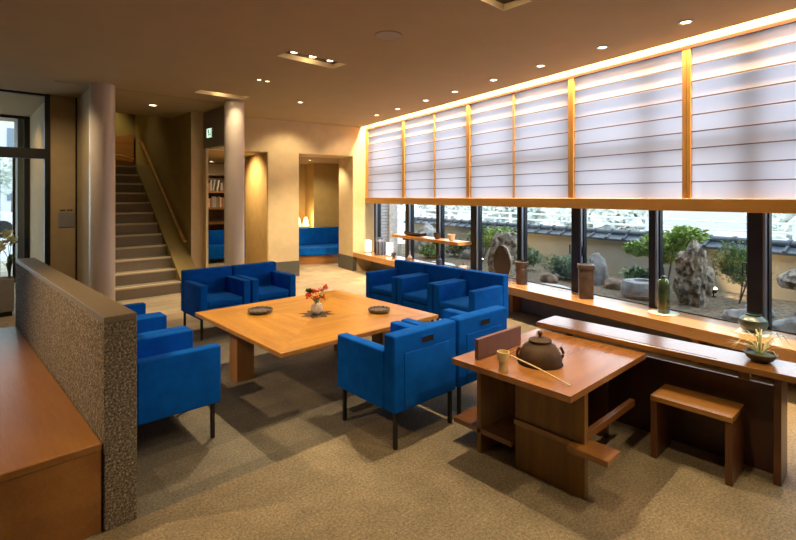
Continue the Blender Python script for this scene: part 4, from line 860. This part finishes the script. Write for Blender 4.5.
b = MB(); b.box(-0.085, 0.085, -0.085, 0.085, 0.3205, 0.37, 0.008, 2); rm = b.build('rim', M['brown_clay'], t)
MB().box(-0.062, 0.062, -0.062, 0.062, 0.3695, 0.3712).build('opening', M['iron_dark'], rm, smooth=False)
t = thing('cylinder_vase', 'reddish-brown ribbed cylindrical vase beside the oval tray', 'vase', W(4.56, 4.43, LZ), wall=True)
MB().lathe([(0, 0), (0.066, 0), (0.068, 0.02), (0.068, 0.15), (0.076, 0.17), (0.076, 0.19), (0.070, 0.20), (0.076, 0.235), (0.086, 0.25), (0.086, 0.285), (0.078, 0.29), (0.07, 0.28), (0.065, 0.2), (0, 0.18)], 36).build('body', M['brown_clay'], t)
for s in (-1, 1): MB().tube([(0, s*0.07, 0.255), (0, s*0.098, 0.25), (0, s*0.098, 0.215), (0, s*0.07, 0.21)], 0.008, 8).build('lug', M['brown_clay'], t)
t = thing('oval_tray', 'dark oval lacquer tray standing upright on the ledge', 'tray', W(4.50, 4.72, LZ), wall=True, rot=-1.55)
def oval(rx, rz, d0, d1, n=40):
    bm = bmesh.new(); A = [bm.verts.new((rx*math.cos(2*PI*k/n), d0, rz+0.0+rz*math.sin(2*PI*k/n))) for k in range(n)]; f = bm.faces.new(A)
    r = bmesh.ops.extrude_face_region(bm, geom=[f]); bmesh.ops.translate(bm, vec=(0, d1-d0, 0), verts=[q for q in r['geom'] if isinstance(q, bmesh.types.BMVert)]); bmesh.ops.recalc_face_normals(bm, faces=bm.faces); return bm
Mt = T(0, 0, 0.0)
MB().add(oval(0.15, 0.225, -0.012, 0.012), T(0, 0, 0.02)).build('plate', M['lacquer'], t)
MB().add(oval(0.125, 0.20, -0.0135, -0.0121), T(0, 0, 0.045)).build('plate_face', M['lacquer_face'], t)
b = MB(); b.tube([(0.152*math.cos(2*PI*k/40), 0.010, 0.245+0.227*math.sin(2*PI*k/40)) for k in range(41)], 0.004, 6); b.build('rim', M['silver'], t)
b = MB(); b.box(-0.06, 0.06, -0.04, 0.06, 0, 0.018, 0.002); b.box(-0.01, 0.01, 0.013, 0.03, 0.018, 0.2); b.build('stand', M['black'], t)
t = thing('lattice_lantern', 'dark faceted vase with narrow shoulders near the far end of the ledge', 'vase', W(4.51, 8.06, LZ), wall=True)
MB().lathe([(0, 0), (0.085, 0), (0.09, 0.02), (0.09, 0.24), (0.075, 0.28), (0.06, 0.30), (0.065, 0.335), (0.05, 0.335), (0.04, 0.29), (0, 0.28)], 8).build('body', M['blue_clay'], t, angle=20)
b = MB()
for k in range(8):
    a = 2*PI*k/8; b.box(0.086, 0.096, -0.008, 0.008, 0.01, 0.26, M=T(0, 0, 0, rz=a))
b.build('ribs', M['black'], t)
for (x, y, lb) in ((4.50, 8.52, 'glowing white paper lamp at the far end of the ledge'), (4.60, 7.84, 'glowing white paper lamp right of the dark faceted vase')):
    t = thing('paper_lamp', lb, 'lamp', W(x, y, LZ), wall=True, group='paper lamps on the ledge')
    MB().box(-0.05, 0.05, -0.05, 0.05, 0, 0.012).build('base', M['black'], t); MB().box(-0.048, 0.048, -0.048, 0.048, 0.0125, 0.25, 0.004).build('lamp_shade', M['candle_on'], t)
def cup(x, y, z, r, h, m, label, group):
    t = thing('tea_cup', label, 'cup', W(x, y, z), wall=True, group=group)
    MB().lathe([(0, 0), (r*0.5, 0), (r*0.55, 0.006), (r*0.9, h*0.35), (r, h), (r*0.92, h), (r*0.8, h*0.4), (0, h*0.15)], 28).build('body', m, t); return t
cup(4.54, 7.59, LZ, 0.05, 0.09, M['blue_clay'], 'small blue-grey cup on the ledge below the hanging shelf', 'small vessels on the ledge')
t = thing('bud_vase', 'tiny white bud vase behind the window-side armchairs', 'vase', W(4.66, 7.23, LZ), wall=True)
MB().lathe([(0, 0), (0.03, 0), (0.045, 0.03), (0.02, 0.07), (0.012, 0.10), (0.016, 0.14), (0.01, 0.14), (0, 0.1)], 24).build('body', M['white_clay'], t)
t = thing('bud_vase', 'small blue-grey vase behind the window-side armchairs', 'vase', W(4.66, 6.35, LZ), wall=True)
MB().lathe([(0, 0), (0.04, 0), (0.055, 0.05), (0.05, 0.09), (0.022, 0.12), (0.025, 0.15), (0.015, 0.15), (0, 0.1)], 24).build('body', M['blue_clay'], t)
t = thing('tea_pot', 'small pale speckled teapot on the ledge behind the armchairs', 'teapot', W(4.58, 5.62, LZ), wall=True)
MB().lathe([(0, 0), (0.05, 0), (0.078, 0.035), (0.075, 0.07), (0.04, 0.095), (0, 0.098)], 28).build('body', M['white_clay'], t)
MB().lathe([(0.035, 0.096), (0.012, 0.108), (0.014, 0.12), (0, 0.124)], 20).build('lid', M['brown_clay'], t)
MB().tube([(0, -0.07, 0.04), (0, -0.10, 0.06), (0, -0.115, 0.085)], [0.015, 0.010, 0.008], 10).build('spout', M['white_clay'], t)
MB().tube([(0, 0.07, 0.035), (0, 0.11, 0.04), (0, 0.115, 0.07), (0, 0.065, 0.08)], 0.008, 8).build('handle', M['white_clay'], t)
# hanging shelf before the windows
t = thing('display_shelf', 'floating orange wooden shelf crossing the far windows', 'shelf', W(4.57, 6.55, 0.78), wall=True)
MB().box(-0.14, 0.128, -0.98, 0.93, 0, 0.05, 0.002).build('board', M['shelf'], t)
for y in (-0.0915, 0.85): MB().box(0.05, 0.128, y-0.01, y+0.01, -0.06, -0.0005).build('bracket', M['black'], t)
t = thing('boat_tray', 'long dark boat-shaped tray on the floating shelf', 'tray', W(4.52, 6.85, 0.8305), wall=True)
bm = bmesh.new(); rows = []
for k in range(17):
    f = k/16*2-1; wv = 0.075*math.sqrt(max(0.02, 1-f*f)); zz = 0.028*f*f; yy = f*0.34
    rows.append([bm.verts.new((x_*wv, yy, zz+h_)) for x_, h_ in ((-1, 0.045), (-0.6, 0.0), (0.6, 0.0), (1, 0.045), (0.8, 0.045), (0.5, 0.012), (-0.5, 0.012), (-0.8, 0.045))])
for A, B in zip(rows, rows[1:]):
    for k in range(8): bm.faces.new((A[k], A[(k+1) % 8], B[(k+1) % 8], B[k]))
bm.faces.new(rows[0]); bm.faces.new(rows[-1]); bmesh.ops.recalc_face_normals(bm, faces=bm.faces)
MB().add(bm).build('hull', M['iron_dark'], t)
cup(4.53, 6.22, 0.8305, 0.06, 0.10, M['brown_clay'], 'brown tea cup in the middle of the floating shelf', 'tea cups on the floating shelf')
cup(4.53, 5.85, 0.8305, 0.06, 0.10, M['white_clay'], 'greyish tea cup near the right end of the floating shelf', 'tea cups on the floating shelf')
